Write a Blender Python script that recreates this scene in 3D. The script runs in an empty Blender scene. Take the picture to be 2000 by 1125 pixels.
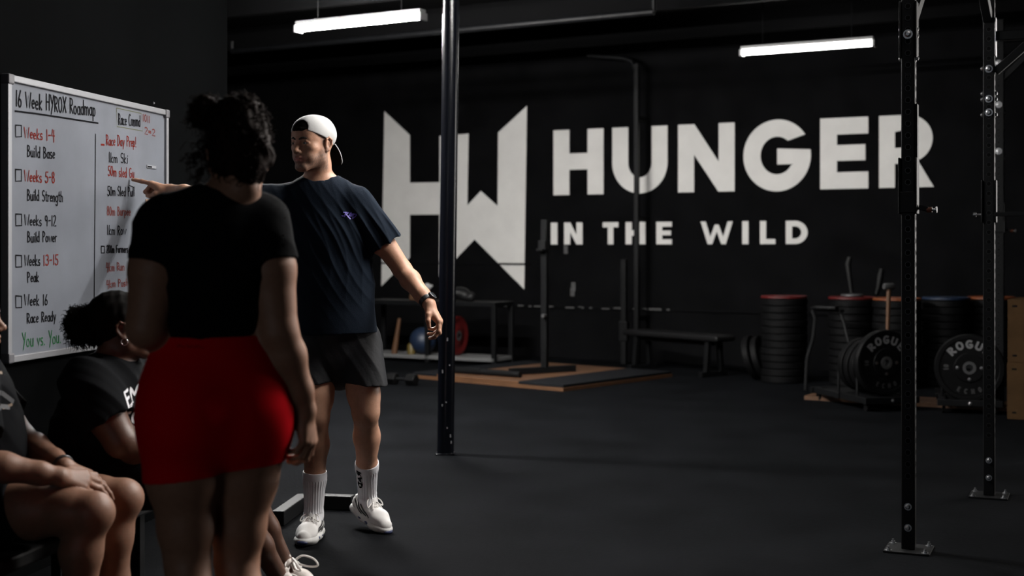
import bpy, bmesh, math, random
import numpy as np
from mathutils import Vector, Matrix
from mathutils.bvhtree import BVHTree

random.seed(7)
rng = np.random.default_rng(7)
sc = bpy.context.scene
COL = sc.collection

# ------------------------------------------------------------------ camera, exposure, light
FPX, CX, HY, CAMZ = 2600.0, 1000.0, 480.0, 1.30      # focal length and horizon in a 2000 x 1125 frame
cam_d = bpy.data.cameras.new('camera')
cam = bpy.data.objects.new('camera', cam_d)
COL.objects.link(cam)
cam.location = (0, 0, CAMZ)
cam.rotation_euler = (math.radians(90), 0, 0)
cam_d.sensor_width = 36.0
cam_d.lens = 36.0 * FPX / 2000.0
cam_d.shift_y = -(562.5 - HY) / 2000.0
cam_d.dof.use_dof = True
cam_d.dof.focus_distance = 5.9
cam_d.dof.aperture_fstop = 2.3
cam_d.clip_end = 100
sc.camera = cam

sc.view_settings.view_transform = 'Standard'
sc.view_settings.look = 'None'
sc.view_settings.exposure = 0.0
sc.view_settings.gamma = 1.0
sc.view_settings.use_curve_mapping = False
sc.cycles.use_denoising = True
sc.cycles.max_bounces = 6

w = bpy.data.worlds.new('gym_dim_air')
sc.world = w
w.use_nodes = True
w.node_tree.nodes['Background'].inputs['Color'].default_value = (0.5, 0.6, 0.8, 1)
w.node_tree.nodes['Background'].inputs['Strength'].default_value = 0.006

# room axes: the back wall runs along T, N points from it into the room
WA = math.atan(0.565)
T = np.array([math.cos(WA), -math.sin(WA), 0.0])
N = np.array([-math.sin(WA), -math.cos(WA), 0.0])
Z = np.array([0.0, 0.0, 1.0])
WC = 15.74
WO = np.array([0.0, WC, 0.0])
CEIL = 3.6
URIGHT, ULEFT, WDEEP = 8.7, -9.0, 19.0


def room(u, w_, z=0.0):
    return WO + T * u + N * w_ + Z * z


def area(name, loc, target, sx, sy, power, color):
    d = bpy.data.lights.new(name, 'AREA')
    d.shape = 'RECTANGLE'
    d.size, d.size_y = sx, sy
    d.energy = power
    d.color = color
    o = bpy.data.objects.new(name, d)
    COL.objects.link(o)
    o.location = loc
    v = Vector(target) - Vector(loc)
    o.rotation_euler = v.to_track_quat('-Z', 'Y').to_euler()
    return o


DOOR_W0, DOOR_W1, DOOR_Z0, DOOR_H = 1.7, 4.4, 0.9, 3.1        # a high open bay in the right wall, daylight outside
_dc = room(URIGHT + 0.18, (DOOR_W0 + DOOR_W1) / 2, (DOOR_Z0 + DOOR_H) / 2)
_key = area('daylight_in_wall_opening', _dc, (-1.3, 5.0, 1.3), DOOR_W1 - DOOR_W0 - .3, DOOR_H - DOOR_Z0 - .1, 30.0, (1.0, 0.96, 0.92))
_key.data.spread = math.radians(62)
SOFT_AT, SOFT_TO = np.array([1.42, 5.72, 3.02]), np.array([-1.05, 4.6, 1.0])   # softbox hung from the ceiling, above the frame
_sd = (SOFT_TO - SOFT_AT) / np.linalg.norm(SOFT_TO - SOFT_AT)
_soft = area('softbox_lamp', SOFT_AT + _sd * .012, SOFT_TO, 1.3, 1.0, 84.0, (1.0, 0.95, 0.90))
_soft.data.spread = math.radians(125)
FW0, FW1, FWZ0, FWZ1 = 5.7, 8.2, 1.0, 2.6                        # made-up opening behind the camera, added for weak fill light
area('added_fill_light', room((FW0 + FW1) / 2, WDEEP + .12, (FWZ0 + FWZ1) / 2), room((FW0 + FW1) / 2, 0, (FWZ0 + FWZ1) / 2), FW1 - FW0, FWZ1 - FWZ0, 30.0, (0.86, 0.93, 1.0))
TUBE_STRENGTH = 620.0


# ------------------------------------------------------------------ helpers
def P(px, py, Y):
    """the point seen at pixel (px, py) at distance Y"""
    return np.array([(px - CX) / FPX * Y, Y, CAMZ + (HY - py) / FPX * Y])


def YF(py):
    """distance of the floor seen at row py"""
    return CAMZ * FPX / (py - HY)


def G(px, py):
    p = P(px, py, YF(py))
    p[2] = 0.0
    return p


def nrm(v):
    v = np.asarray(v, float)
    return v / max(np.linalg.norm(v), 1e-9)


def frame(f, up=(0, 0, 1)):
    """columns: left, forward, up"""
    f = nrm(f)
    l = nrm(np.cross(up, f))
    u = np.cross(f, l)
    return np.stack([l, f, u], axis=1)


# ---- materials
def mat(name, color, rough=0.5, metal=0.0, spec=0.5, bump=0.0, bscale=60.0, mottled=0.0, mscale=8.0, coat=0.0,
        attr=None, sss=0.0, sheen=0.0, emit=None, estr=0.0, detail=4.0):
    m = bpy.data.materials.new(name)
    m.use_nodes = True
    nt = m.node_tree
    b = nt.nodes['Principled BSDF']
    b.inputs['Base Color'].default_value = (*color, 1)
    b.inputs['Roughness'].default_value = rough
    b.inputs['Metallic'].default_value = metal
    b.inputs['Specular IOR Level'].default_value = spec
    b.inputs['Coat Weight'].default_value = coat
    if sheen:
        b.inputs['Sheen Weight'].default_value = sheen
        b.inputs['Sheen Roughness'].default_value = 0.5
    if sss:
        b.inputs['Subsurface Weight'].default_value = sss
        b.inputs['Subsurface Radius'].default_value = (0.012, 0.005, 0.003)
        b.inputs['Subsurface Scale'].default_value = 1.0
    if emit is not None:
        b.inputs['Emission Color'].default_value = (*emit, 1)
        b.inputs['Emission Strength'].default_value = estr
    L = nt.links.new
    tc = nt.nodes.new('ShaderNodeTexCoord')
    src = None
    if attr:
        a = nt.nodes.new('ShaderNodeAttribute')
        a.attribute_name = attr
        src = a.outputs['Color']
    if mottled:
        n = nt.nodes.new('ShaderNodeTexNoise')
        n.inputs['Scale'].default_value = mscale
        n.inputs['Detail'].default_value = detail
        L(tc.outputs['Object'], n.inputs['Vector'])
        r = nt.nodes.new('ShaderNodeMapRange')
        r.inputs['From Min'].default_value = 0.3
        r.inputs['From Max'].default_value = 0.7
        r.inputs['To Min'].default_value = 1 - mottled
        r.inputs['To Max'].default_value = 1 + mottled
        L(n.outputs['Fac'], r.inputs['Value'])
        mx = nt.nodes.new('ShaderNodeMix')
        mx.data_type = 'RGBA'
        mx.blend_type = 'MULTIPLY'
        mx.inputs[0].default_value = 1.0
        if src is None:
            mx.inputs[6].default_value = (*color, 1)
        else:
            L(src, mx.inputs[6])
        L(r.outputs['Result'], mx.inputs[7])
        src = mx.outputs[2]
    if src is not None:
        L(src, b.inputs['Base Color'])
    if bump:
        n2 = nt.nodes.new('ShaderNodeTexNoise')
        n2.inputs['Scale'].default_value = bscale
        n2.inputs['Detail'].default_value = 5
        L(tc.outputs['Object'], n2.inputs['Vector'])
        bp = nt.nodes.new('ShaderNodeBump')
        bp.inputs['Strength'].default_value = bump
        bp.inputs['Distance'].default_value = 0.01
        L(n2.outputs['Fac'], bp.inputs['Height'])
        L(bp.outputs['Normal'], b.inputs['Normal'])
    return m


def curve_pts(pts, n=6):
    """smooth line through points"""
    p = [np.asarray(q, float) for q in pts]
    p = [2 * p[0] - p[1]] + p + [2 * p[-1] - p[-2]]
    out = []
    for i in range(1, len(p) - 2):
        for k in range(n):
            t = k / n
            out.append(.5 * (2 * p[i] + (p[i + 1] - p[i - 1]) * t + (2 * p[i - 1] - 5 * p[i] + 4 * p[i + 1] - p[i + 2]) * t * t
                             + (3 * p[i] - p[i - 1] - 3 * p[i + 1] + p[i + 2]) * t ** 3))
    out.append(p[-2])
    return out


# ---- scene bookkeeping
ORG = {}


def thing(name, label, cat, loc=(0, 0, 0), group=None):
    o = bpy.data.objects.new(name, None)
    o.empty_display_size = 0.1
    COL.objects.link(o)
    o.location = tuple(float(x) for x in loc)
    o['label'] = label
    o['category'] = cat
    if group:
        o['group'] = group
    ORG[o.name] = np.array(loc, float)
    return o


def tag(o, label, cat, group=None):
    o['label'] = label
    o['category'] = cat
    if group:
        o['group'] = group
    return o


def link_mesh(name, me, parent=None, loc=None):
    o = bpy.data.objects.new(name, me)
    COL.objects.link(o)
    if parent is not None:
        o.parent = parent
    if loc is not None:
        o.location = tuple(float(x) for x in loc)
    return o


def root_org(parent):
    p = parent
    while p.parent is not None:
        p = p.parent
    return ORG.get(p.name, np.zeros(3))


def dup(root, loc, rot=(0, 0, 0), label=None, group=None):
    r = root.copy()
    COL.objects.link(r)
    r.location = tuple(float(x) for x in loc)
    r.rotation_euler = rot
    if label:
        r['label'] = label
    if group:
        r['group'] = group
    for ch in list(root.children):
        c = ch.copy()
        COL.objects.link(c)
        c.parent = r
        for g in list(ch.children):
            d = g.copy()
            COL.objects.link(d)
            d.parent = c
    return r


class MB:
    """collects shapes; build() links them as one mesh object"""

    def __init__(s):
        s.v, s.f, s.mi, s.n = [], [], [], 0

    def add(s, v, f, mi=0):
        v = np.asarray(v, float).reshape(-1, 3)
        s.v.append(v)
        for q in f:
            s.f.append(tuple(int(i) + s.n for i in q))
            s.mi.append(mi)
        s.n += len(v)
        return s

    def box(s, c, size, R=None, mi=0, bev=0.0):
        h = np.asarray(size, float) / 2
        if bev <= 0:
            v = np.array([[x, y, z] for x in (-1, 1) for y in (-1, 1) for z in (-1, 1)]) * h
            f = [(0, 1, 3, 2), (4, 6, 7, 5), (0, 4, 5, 1), (2, 3, 7, 6), (0, 2, 6, 4), (1, 5, 7, 3)]
        else:
            bm = bmesh.new()
            bmesh.ops.create_cube(bm, size=1.0)
            for x in bm.verts:
                x.co = Vector((x.co.x * size[0], x.co.y * size[1], x.co.z * size[2]))
            bmesh.ops.bevel(bm, geom=bm.edges[:], offset=min(bev, 0.45 * min(size)), segments=2, affect='EDGES', profile=0.5)
            bm.verts.index_update()
            v = np.array([x.co for x in bm.verts])
            f = [tuple(q.index for q in fc.verts) for fc in bm.faces]
            bm.free()
        if R is not None:
            v = v @ np.asarray(R).T
        return s.add(v + np.asarray(c, float), f, mi)

    def bar(s, a, b, w_, d_, side=None, mi=0, bev=0.0):
        """square bar from a to b"""
        a, b = np.asarray(a, float), np.asarray(b, float)
        ax = nrm(b - a)
        ref = np.asarray(side if side is not None else ((0, 0, 1) if abs(ax[2]) < 0.9 else T), float)
        sx = nrm(ref - ax * ref.dot(ax))
        sy = np.cross(ax, sx)
        R = np.stack([sx, sy, ax], axis=1)
        return s.box((a + b) / 2, (w_, d_, np.linalg.norm(b - a)), R, mi, bev)

    def tube(s, pts, r, seg=10, caps=True, mi=0, closed=False):
        pts = np.asarray(pts, float)
        n = len(pts)
        rr = np.full(n, r, float) if np.isscalar(r) else np.asarray(r, float)
        tang = np.gradient(pts, axis=0) if not closed else np.roll(pts, -1, 0) - np.roll(pts, 1, 0)
        ref = np.array([0, 0, 1.0])
        if abs(nrm(tang[0])[2]) > 0.9:
            ref = np.array([1.0, 0, 0])
        vs = []
        for i in range(n):
            t = nrm(tang[i])
            a = nrm(ref - t * ref.dot(t))
            ref = a
            b = np.cross(t, a)
            for k in range(seg):
                th = 2 * math.pi * k / seg
                vs.append(pts[i] + rr[i] * (a * math.cos(th) + b * math.sin(th)))
        f = []
        m = n if closed else n - 1
        for i in range(m):
            j = (i + 1) % n
            for k in range(seg):
                k2 = (k + 1) % seg
                f.append((i * seg + k, i * seg + k2, j * seg + k2, j * seg + k))
        if caps and not closed:
            f.append(tuple(range(seg - 1, -1, -1)))
            f.append(tuple((n - 1) * seg + k for k in range(seg)))
        return s.add(vs, f, mi)

    def cyl(s, a, b, r, seg=20, mi=0, r2=None):
        return s.tube([a, b], [r, r if r2 is None else r2], seg, True, mi)

    def lathe(s, prof, c, axis=(0, 0, 1), seg=40, mi=0):
        """prof: list of (radius, height), closed by its first and last point when their radius is 0"""
        ax = nrm(axis)
        ref = np.array([0, 0, 1.0]) if abs(ax[2]) < 0.9 else np.array([1.0, 0, 0])
        a = nrm(np.cross(ref, ax))
        b = np.cross(ax, a)
        vs, f = [], []
        n = len(prof)
        for (r, h) in prof:
            for k in range(seg):
                th = 2 * math.pi * k / seg
                vs.append(np.asarray(c, float) + ax * h + (a * math.cos(th) + b * math.sin(th)) * max(r, 1e-5))
        for i in range(n - 1):
            for k in range(seg):
                k2 = (k + 1) % seg
                f.append((i * seg + k, i * seg + k2, (i + 1) * seg + k2, (i + 1) * seg + k))
        return s.add(vs, f, mi)

    def sphere(s, c, r, seg=16, ring=10, mi=0, R=None):
        r = np.full(3, r, float) if np.isscalar(r) else np.asarray(r, float)
        vs, f = [], []
        for i in range(ring + 1):
            ph = math.pi * i / ring
            for k in range(seg):
                th = 2 * math.pi * k / seg
                vs.append(np.array([math.sin(ph) * math.cos(th), math.sin(ph) * math.sin(th), math.cos(ph)]) * r)
        vs = np.array(vs)
        if R is not None:
            vs = vs @ np.asarray(R).T
        for i in range(ring):
            for k in range(seg):
                k2 = (k + 1) % seg
                f.append((i * seg + k, (i + 1) * seg + k, (i + 1) * seg + k2, i * seg + k2))
        return s.add(vs + np.asarray(c, float), f, mi)

    def build(s, name, m, parent=None, origin=None, smooth=False, kind=None, label=None, bevel=0.0):
        me = bpy.data.meshes.new(name)
        v = np.concatenate(s.v) if s.v else np.zeros((0, 3))
        org = np.zeros(3)
        if parent is not None:
            org = root_org(parent)
        elif origin is not None:
            org = np.asarray(origin, float)
        me.from_pydata([tuple(x) for x in (v - org)], [], s.f)
        ms = m if isinstance(m, (list, tuple)) else [m]
        for x in ms:
            me.materials.append(x)
        if len(ms) > 1:
            me.polygons.foreach_set('material_index', s.mi)
        if smooth:
            me.polygons.foreach_set('use_smooth', [True] * len(me.polygons))
        me.update()
        o = link_mesh(name, me, parent, org if parent is None else None)
        if parent is None:
            ORG[o.name] = org
        if smooth == 'auto':
            md = o.modifiers.new('edges', 'EDGE_SPLIT')
            md.split_angle = math.radians(40)
        if bevel:
            md = o.modifiers.new('bevel', 'BEVEL')
            md.width = bevel
            md.segments = 2
            md.limit_method = 'ANGLE'
        if kind:
            o['kind'] = kind
        if label:
            o['label'] = label
        return o


# ------------------------------------------------------------------ smooth distance-field bodies, meshed by surface nets
class SD:
    def __init__(s):
        s.L = []

    def _p(s, op, kind, dat, k, lo, hi):
        s.L.append((op, kind, dat, k, np.asarray(lo, float), np.asarray(hi, float)))
        return s

    def cone(s, a, b, ra, rb, k=0.02, flat=None, op='+'):
        a, b = np.asarray(a, float), np.asarray(b, float)
        m = max(ra, rb) * (max(1.0, flat[1]) if flat is not None else 1.0)
        return s._p(op, 'c', (a, b, ra, rb, flat), k, np.minimum(a, b) - m, np.maximum(a, b) + m)

    def chain(s, pts, rs, k=0.02, flat=None, kin=0.02, op='+'):
        g = SD()
        for i in range(len(pts) - 1):
            g.cone(pts[i], pts[i + 1], rs[i], rs[i + 1], kin, flat)
        return s.group(g, k, op)

    def ell(s, c, r, R=None, k=0.02, op='+'):
        c, r = np.asarray(c, float), np.asarray(r, float)
        m = r if R is None else np.abs(np.asarray(R)) @ r
        return s._p(op, 'e', (c, r, R), k, c - m, c + m)

    def cut(s, pt, n, k=0.0):
        """keeps the side that n points away from"""
        return s._p('&', 'p', (np.asarray(pt, float), nrm(n)), k, [-1e9] * 3, [1e9] * 3)

    def group(s, g, k=0.02, op='+'):
        lo, hi = g.aabb()
        return s._p(op, 'g', g, k, lo, hi)

    def aabb(s):
        lo = np.min([x[4] for x in s.L if x[0] == '+'], axis=0)
        hi = np.max([x[5] for x in s.L if x[0] == '+'], axis=0)
        return lo, hi

    @staticmethod
    def _ev1(kind, dat, Q, lo, hi):
        if kind == 'c':
            a, b, ra, rb, flat = dat
            ab = b - a
            L2 = max(float(ab @ ab), 1e-12)
            pa = Q - a
            t = np.clip((pa @ ab) / L2, 0, 1)
            d = pa - t[:, None] * ab
            if flat is not None:
                u = np.asarray(flat[0], float)
                du = d @ u
                d = d + (du * (1.0 / flat[1] - 1.0))[:, None] * u
            return np.sqrt((d * d).sum(1)) - (ra + (rb - ra) * t)
        if kind == 'e':
            c, r, R = dat
            q = Q - c
            if R is not None:
                q = q @ np.asarray(R)
            a = q / r
            k0 = np.sqrt((a * a).sum(1))
            a = a / r
            k1 = np.sqrt((a * a).sum(1))
            return k0 * (k0 - 1.0) / np.maximum(k1, 1e-6)
        if kind == 'p':
            return (Q - dat[0]) @ dat[1]
        return dat.ev(Q, lo, hi)

    def ev(s, Q, lo=None, hi=None):
        d = np.full(len(Q), 1.0)
        for (op, kind, dat, k, plo, phi) in s.L:
            if lo is not None:
                m = k * 1.5 + 0.03
                if (phi + m < lo).any() or (plo - m > hi).any():
                    continue
            e = s._ev1(kind, dat, Q, lo, hi)
            if op == '+':
                if k > 0:
                    h = np.maximum(k - np.abs(d - e), 0) / k
                    d = np.minimum(d, e) - h * h * k * 0.25
                else:
                    d = np.minimum(d, e)
            else:
                if op == '-':
                    e = -e
                if k > 0:
                    h = np.maximum(k - np.abs(d - e), 0) / k
                    d = np.maximum(d, e) + h * h * k * 0.25
                else:
                    d = np.maximum(d, e)
        return d

    def mesh(s, vox, disp=None):
        lo, hi = s.aabb()
        lo = lo - 6 * vox - 0.01
        hi = hi + 6 * vox + 0.01
        B = 14
        nb = np.ceil((hi - lo) / (vox * B)).astype(int)
        D = nb * B + 8
        bl = vox * B
        act = np.zeros(nb, bool)
        for (op, kind, dat, k, plo, phi) in s.L:
            if op != '+':
                continue
            a = np.clip(np.floor((plo - k * 0.6 - 0.006 - lo) / bl).astype(int), 0, nb - 1)
            b = np.clip(np.floor((phi + k * 0.6 + 0.006 - lo) / bl).astype(int), 0, nb - 1)
            act[a[0]:b[0] + 1, a[1]:b[1] + 1, a[2]:b[2] + 1] = True
        idx = np.argwhere(act)
        cen = lo + (idx + 0.5) * bl
        dc = s.ev(cen)
        idx = idx[np.abs(dc) < bl * 2.4 + 0.012]
        ar = np.arange(B + 1)
        gx, gy, gz = np.meshgrid(ar, ar, ar, indexing='ij')
        loc = np.stack([gx, gy, gz], -1).reshape(-1, 3)
        ids, pos, quads = [], [], []
        corners = [(i, j, k) for i in (0, 1) for j in (0, 1) for k in (0, 1)]
        edges = [(a, b) for a in range(8) for b in range(a + 1, 8) if sum(abs(corners[a][q] - corners[b][q]) for q in range(3)) == 1]

        def gid(I):
            return (I[..., 0] * D[1] + I[..., 1]) * D[2] + I[..., 2]

        for bi in idx:
            base = bi * B
            Q = lo + (base + loc) * vox
            d = s.ev(Q, lo + base * vox, lo + (base + B) * vox)
            if disp is not None:
                near = np.abs(d) < 0.05
                if near.any():
                    d = d.copy()
                    d[near] += disp(Q[near])
            V = d.reshape(B + 1, B + 1, B + 1)
            S = V < 0
            if S.all() or not S.any():
                continue
            cnt = sum(S[c[0]:B + c[0], c[1]:B + c[1], c[2]:B + c[2]].astype(np.int8) for c in corners)
            cells = np.argwhere((cnt > 0) & (cnt < 8))
            if len(cells):
                cv = np.stack([V[cells[:, 0] + c[0], cells[:, 1] + c[1], cells[:, 2] + c[2]] for c in corners], 1)
                acc = np.zeros((len(cells), 3))
                n = np.zeros(len(cells))
                for a, b in edges:
                    va, vb = cv[:, a], cv[:, b]
                    x = (va < 0) != (vb < 0)
                    t = np.where(x, va / np.where(x, va - vb, 1), 0)
                    pa, pb = np.array(corners[a], float), np.array(corners[b], float)
                    acc += np.where(x[:, None], pa + t[:, None] * (pb - pa), 0)
                    n += x
                ids.append(gid(cells + base))
                pos.append(lo + (base + cells + acc / n[:, None]) * vox)
            for ax in range(3):
                o1, o2 = (ax + 1) % 3, (ax + 2) % 3
                e = np.zeros(3, int)
                e[ax] = 1
                A = S[:B, :B, :B]
                Bv = S[e[0]:B + e[0], e[1]:B + e[1], e[2]:B + e[2]]
                E = np.argwhere(A != Bv)
                if not len(E):
                    continue
                inside = A[E[:, 0], E[:, 1], E[:, 2]]
                g = E + base
                d1 = np.zeros(3, int)
                d1[o1] = 1
                d2 = np.zeros(3, int)
                d2[o2] = 1
                q = np.stack([gid(g - d1 - d2), gid(g - d2), gid(g), gid(g - d1)], 1)
                q[~inside] = q[~inside][:, ::-1]
                quads.append(q)
        ids = np.concatenate(ids)
        pos = np.concatenate(pos)
        quads = np.concatenate(quads)
        o = np.argsort(ids)
        ids, pos = ids[o], pos[o]
        k = np.searchsorted(ids, quads)
        k = np.clip(k, 0, len(ids) - 1)
        ok = (ids[k] == quads).all(1)
        return pos, k[ok]


def sd_obj(name, sd, vox, m, parent, disp=None, tint=None, label=None):
    v, q = sd.mesh(vox, disp)
    org = root_org(parent)
    me = bpy.data.meshes.new(name)
    vl = (v - org).astype(np.float32)
    me.vertices.add(len(vl))
    me.vertices.foreach_set('co', vl.ravel())
    me.loops.add(len(q) * 4)
    me.loops.foreach_set('vertex_index', q.astype(np.int32).ravel())
    me.polygons.add(len(q))
    me.polygons.foreach_set('loop_start', np.arange(0, len(q) * 4, 4, dtype=np.int32))
    me.polygons.foreach_set('loop_total', np.full(len(q), 4, dtype=np.int32))
    me.polygons.foreach_set('use_smooth', np.ones(len(q), dtype=bool))
    me.update(calc_edges=True)
    me.validate()
    me.materials.append(m)
    if tint is not None:
        a = me.color_attributes.new('tint', 'FLOAT_COLOR', 'POINT')
        c = np.ones((len(v), 4), np.float32)
        c[:, :3] = tint(v)
        a.data.foreach_set('color', c.ravel())
    o = link_mesh(name, me, parent)
    if label:
        o['label'] = label
    return o


_ks = {}


def wob(Q, freq, seed=0, n=7):
    """cheap smooth noise, about -1..1"""
    key = (seed, n)
    if key not in _ks:
        r = np.random.default_rng(seed + 100)
        k = r.normal(size=(n, 3))
        k /= np.linalg.norm(k, axis=1)[:, None]
        _ks[key] = (k * r.uniform(0.6, 1.5, (n, 1)), r.uniform(0, 6.28, n))
    k, ph = _ks[key]
    return np.sin(Q @ (k.T * freq) + ph).sum(1) / math.sqrt(n) * 0.8


def bvh_of(o):
    me = o.data
    n = len(me.vertices)
    co = np.empty(n * 3, np.float32)
    me.vertices.foreach_get('co', co)
    co = co.reshape(-1, 3)
    org = root_org(o) if o.parent is not None else np.array(o.location)
    co = co + org
    return BVHTree.FromPolygons([tuple(x) for x in co], [tuple(p.vertices) for p in me.polygons])

# ------------------------------------------------------------------ materials
M_floor = mat('black_rubber_floor', (0.0038, 0.0041, 0.0048), 0.9, spec=0.015, bump=0.22, bscale=55, mottled=0.28, mscale=2.2, detail=8)
M_ceil = mat('black_ceiling_paint', (0.002, 0.002, 0.0022), 0.9, spec=0.05)
M_wall = mat('black_wall_paint', (0.0042, 0.0042, 0.0046), 0.9, spec=0.02, bump=0.15, bscale=25, mottled=0.25, mscale=3)
M_part = mat('charcoal_wall_paint', (0.0022, 0.0024, 0.0026), 0.9, spec=0.01, bump=0.1, bscale=18, mottled=0.15, mscale=2)
M_white = mat('white_wall_paint', (0.66, 0.65, 0.63), 0.7, spec=0.2, bump=0.15, bscale=25, mottled=0.05, mscale=4)
M_steel_black = mat('black_powder_coat', (0.003, 0.0032, 0.0037), 0.5, spec=0.18, bump=0.05, bscale=220, mottled=0.3, mscale=14)
M_pole = mat('glossy_black_pole_paint', (0.0022, 0.0026, 0.0045), 0.24, spec=0.30, bump=0.05, bscale=60)
M_hole = mat('worn_hole_edge', (0.010, 0.010, 0.011), 0.45, spec=0.2)
M_hole_front = mat('highlit_hole_edge', (0.022, 0.022, 0.024), 0.4, metal=0.4)  # lighter copy for front holes: rim highlight put into the colour
M_dark = mat('dark_opening', (0.002, 0.002, 0.002), 0.8, spec=0.1)
M_bolt = mat('zinc_bolt', (0.42, 0.42, 0.43), 0.35, metal=1.0)
M_alu = mat('aluminium_frame', (0.24, 0.245, 0.26), 0.5, metal=0.5)
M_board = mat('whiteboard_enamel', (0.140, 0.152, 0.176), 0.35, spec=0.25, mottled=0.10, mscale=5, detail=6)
M_corner = mat('grey_plastic_corner', (0.10, 0.10, 0.11), 0.5)
M_mblack = mat('black_marker_ink', (0.008, 0.008, 0.0095), 0.9, spec=0.03)
M_mred = mat('red_marker_ink', (0.135, 0.017, 0.012), 0.9, spec=0.03)
M_mred2 = mat('faded_red_marker_ink', (0.14, 0.045, 0.04), 0.9, spec=0.03)
M_mgreen = mat('green_marker_ink', (0.022, 0.10, 0.038), 0.9, spec=0.03)
M_molive = mat('olive_marker_ink', (0.11, 0.115, 0.075), 0.9, spec=0.03)
M_wood = mat('plywood', (0.085, 0.038, 0.016), 0.55, mottled=0.25, mscale=6, detail=8)
M_woodpale = mat('pale_plywood', (0.052, 0.029, 0.0135), 0.8, spec=.04, mottled=0.3, mscale=7, detail=8)
M_rubber = mat('black_rubber', (0.0024, 0.0024, 0.0027), 0.6, spec=0.10, bump=0.1, bscale=90)
M_rubtile = mat('rubber_tile', (0.007, 0.0075, 0.009), 0.8, spec=0.08, bump=0.2, bscale=80)
M_red = mat('red_rubber', (0.075, 0.003, 0.003), 0.5)
M_orange = mat('orange_rubber', (0.16, 0.04, 0.01), 0.5)
M_blue = mat('blue_rubber', (0.008, 0.017, 0.040), 0.5)
M_hub = mat('steel_hub', (0.10, 0.10, 0.103), 0.45, metal=0.6)
M_pltxt = mat('grey_plate_lettering', (0.16, 0.16, 0.165), 0.6)
M_grey = mat('grey_plastic', (0.07, 0.075, 0.085), 0.5)
M_vinyl = mat('black_vinyl', (0.005, 0.005, 0.0055), 0.5, spec=0.25)
M_cloth = mat('white_cloth', (0.3, 0.3, 0.3), 0.8, bump=0.3, bscale=30)
M_yellow = mat('yellow_rubber', (0.10, 0.07, 0.015), 0.5)
M_strap = mat('grey_strap', (0.012, 0.012, 0.012), 0.7)

# ------------------------------------------------------------------ the room
def structure(o):
    o['kind'] = 'structure'
    return o


def slab(name, u0, u1, w0, w1, z0, z1, m):
    """box in room axes"""
    mb = MB()
    R = np.stack([T, N, Z], axis=1)
    c = room((u0 + u1) / 2, (w0 + w1) / 2, (z0 + z1) / 2)
    mb.box(c, (u1 - u0, w1 - w0, z1 - z0), R)
    return structure(mb.build(name, m, origin=room((u0 + u1) / 2, (w0 + w1) / 2, z0)))


slab('floor', ULEFT - .3, URIGHT + .3, -.3, WDEEP + .3, -0.12, 0.0, M_floor)
slab('ceiling', ULEFT - .3, URIGHT + .3, -.3, WDEEP + .3, CEIL, CEIL + .12, M_ceil)
slab('wall_back', ULEFT - .3, URIGHT + .3, -.2, 0.0, 0.0, CEIL, M_wall)
slab('wall_far_left', ULEFT - .2, ULEFT, 0, WDEEP, 0.0, CEIL, M_wall)
mb = MB()
for (u0, u1, z0, z1) in ((ULEFT - .3, FW0, 0, CEIL), (FW1, URIGHT + .3, 0, CEIL), (FW0, FW1, 0, FWZ0), (FW0, FW1, FWZ1, CEIL)):
    mb.box(room((u0 + u1) / 2, WDEEP + .1, (z0 + z1) / 2), (u1 - u0, .2, z1 - z0), np.stack([T, N, Z], 1))
structure(mb.build('wall_front', M_wall, origin=room((FW0 + FW1) / 2, WDEEP + .1)))
mb = MB()
Rr = np.stack([T, N, Z], axis=1)
for (w0, w1, z0, z1) in ((0, DOOR_W0, 0, CEIL), (DOOR_W1, WDEEP, 0, CEIL), (DOOR_W0, DOOR_W1, DOOR_H, CEIL), (DOOR_W0, DOOR_W1, 0, DOOR_Z0)):
    mb.box(room(URIGHT + .1, (w0 + w1) / 2, (z0 + z1) / 2), (.2, w1 - w0, z1 - z0), Rr)
structure(mb.build('wall_right', M_wall, origin=room(URIGHT + .1, 0)))

# chipped ledge low on the back wall, and the joint higher up
mb = MB()
mb.box(room(2.0, .012, .592), (19.0, .024, .03), Rr)
structure(mb.build('trim_1', M_wall, origin=room(2.0, 0, .58)))
mb = MB()
r2 = np.random.default_rng(3)
for i in range(46):
    u = r2.uniform(-1.6, 2.0)
    l = r2.uniform(.02, .12)
    mb.box(room(u, .0255, .592 + r2.uniform(-.008, .008)), (l, .004, r2.uniform(.006, .02)), Rr)
for (px, py) in ((1120, 560), (1118, 570), (1105, 487)):
    rel = px - CX
    Y = WC / (1 + .565 * rel / FPX)
    p = P(px, py, Y)
    mb.box(p + N * .002, (.05, .004, .10), Rr)
o = mb.build('trim_2', mat('bare_plaster_chips', (0.07, 0.07, 0.07), 0.8, mottled=0.4, mscale=30), origin=room(0, 0, .58))
structure(o)
mb = MB()
mb.box(room(-1.55, .010, 1.085), (3.6, .02, .02), Rr)
structure(mb.build('trim_3', M_wall, origin=room(-1.55, 0, 1.075)))

# ceiling joists and pipes, black
for i, w_ in enumerate(np.arange(1.2, 15, 1.6)):
    slab('beam_%d' % (i + 1), ULEFT, URIGHT, w_ - .04, w_ + .04, CEIL - .22, CEIL, M_ceil)
mb = MB()
mb.tube([room(-1.5, 3.2, 3.30), room(3.2, 3.2, 3.30)], .03, 10)
mb.tube([room(-1.5, 3.2, 3.30), room(-1.5, 3.2, CEIL - .2)], .02, 8)
mb.tube([room(3.2, 3.2, 3.30), room(3.2, 3.2, CEIL - .2)], .02, 8)
tag(mb.build('ceiling_pipe', M_steel_black, origin=room(0, 3.2, 3.3), smooth='auto'), 'thin black pipe running under the dark ceiling between the tube lights', 'pipe')

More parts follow.
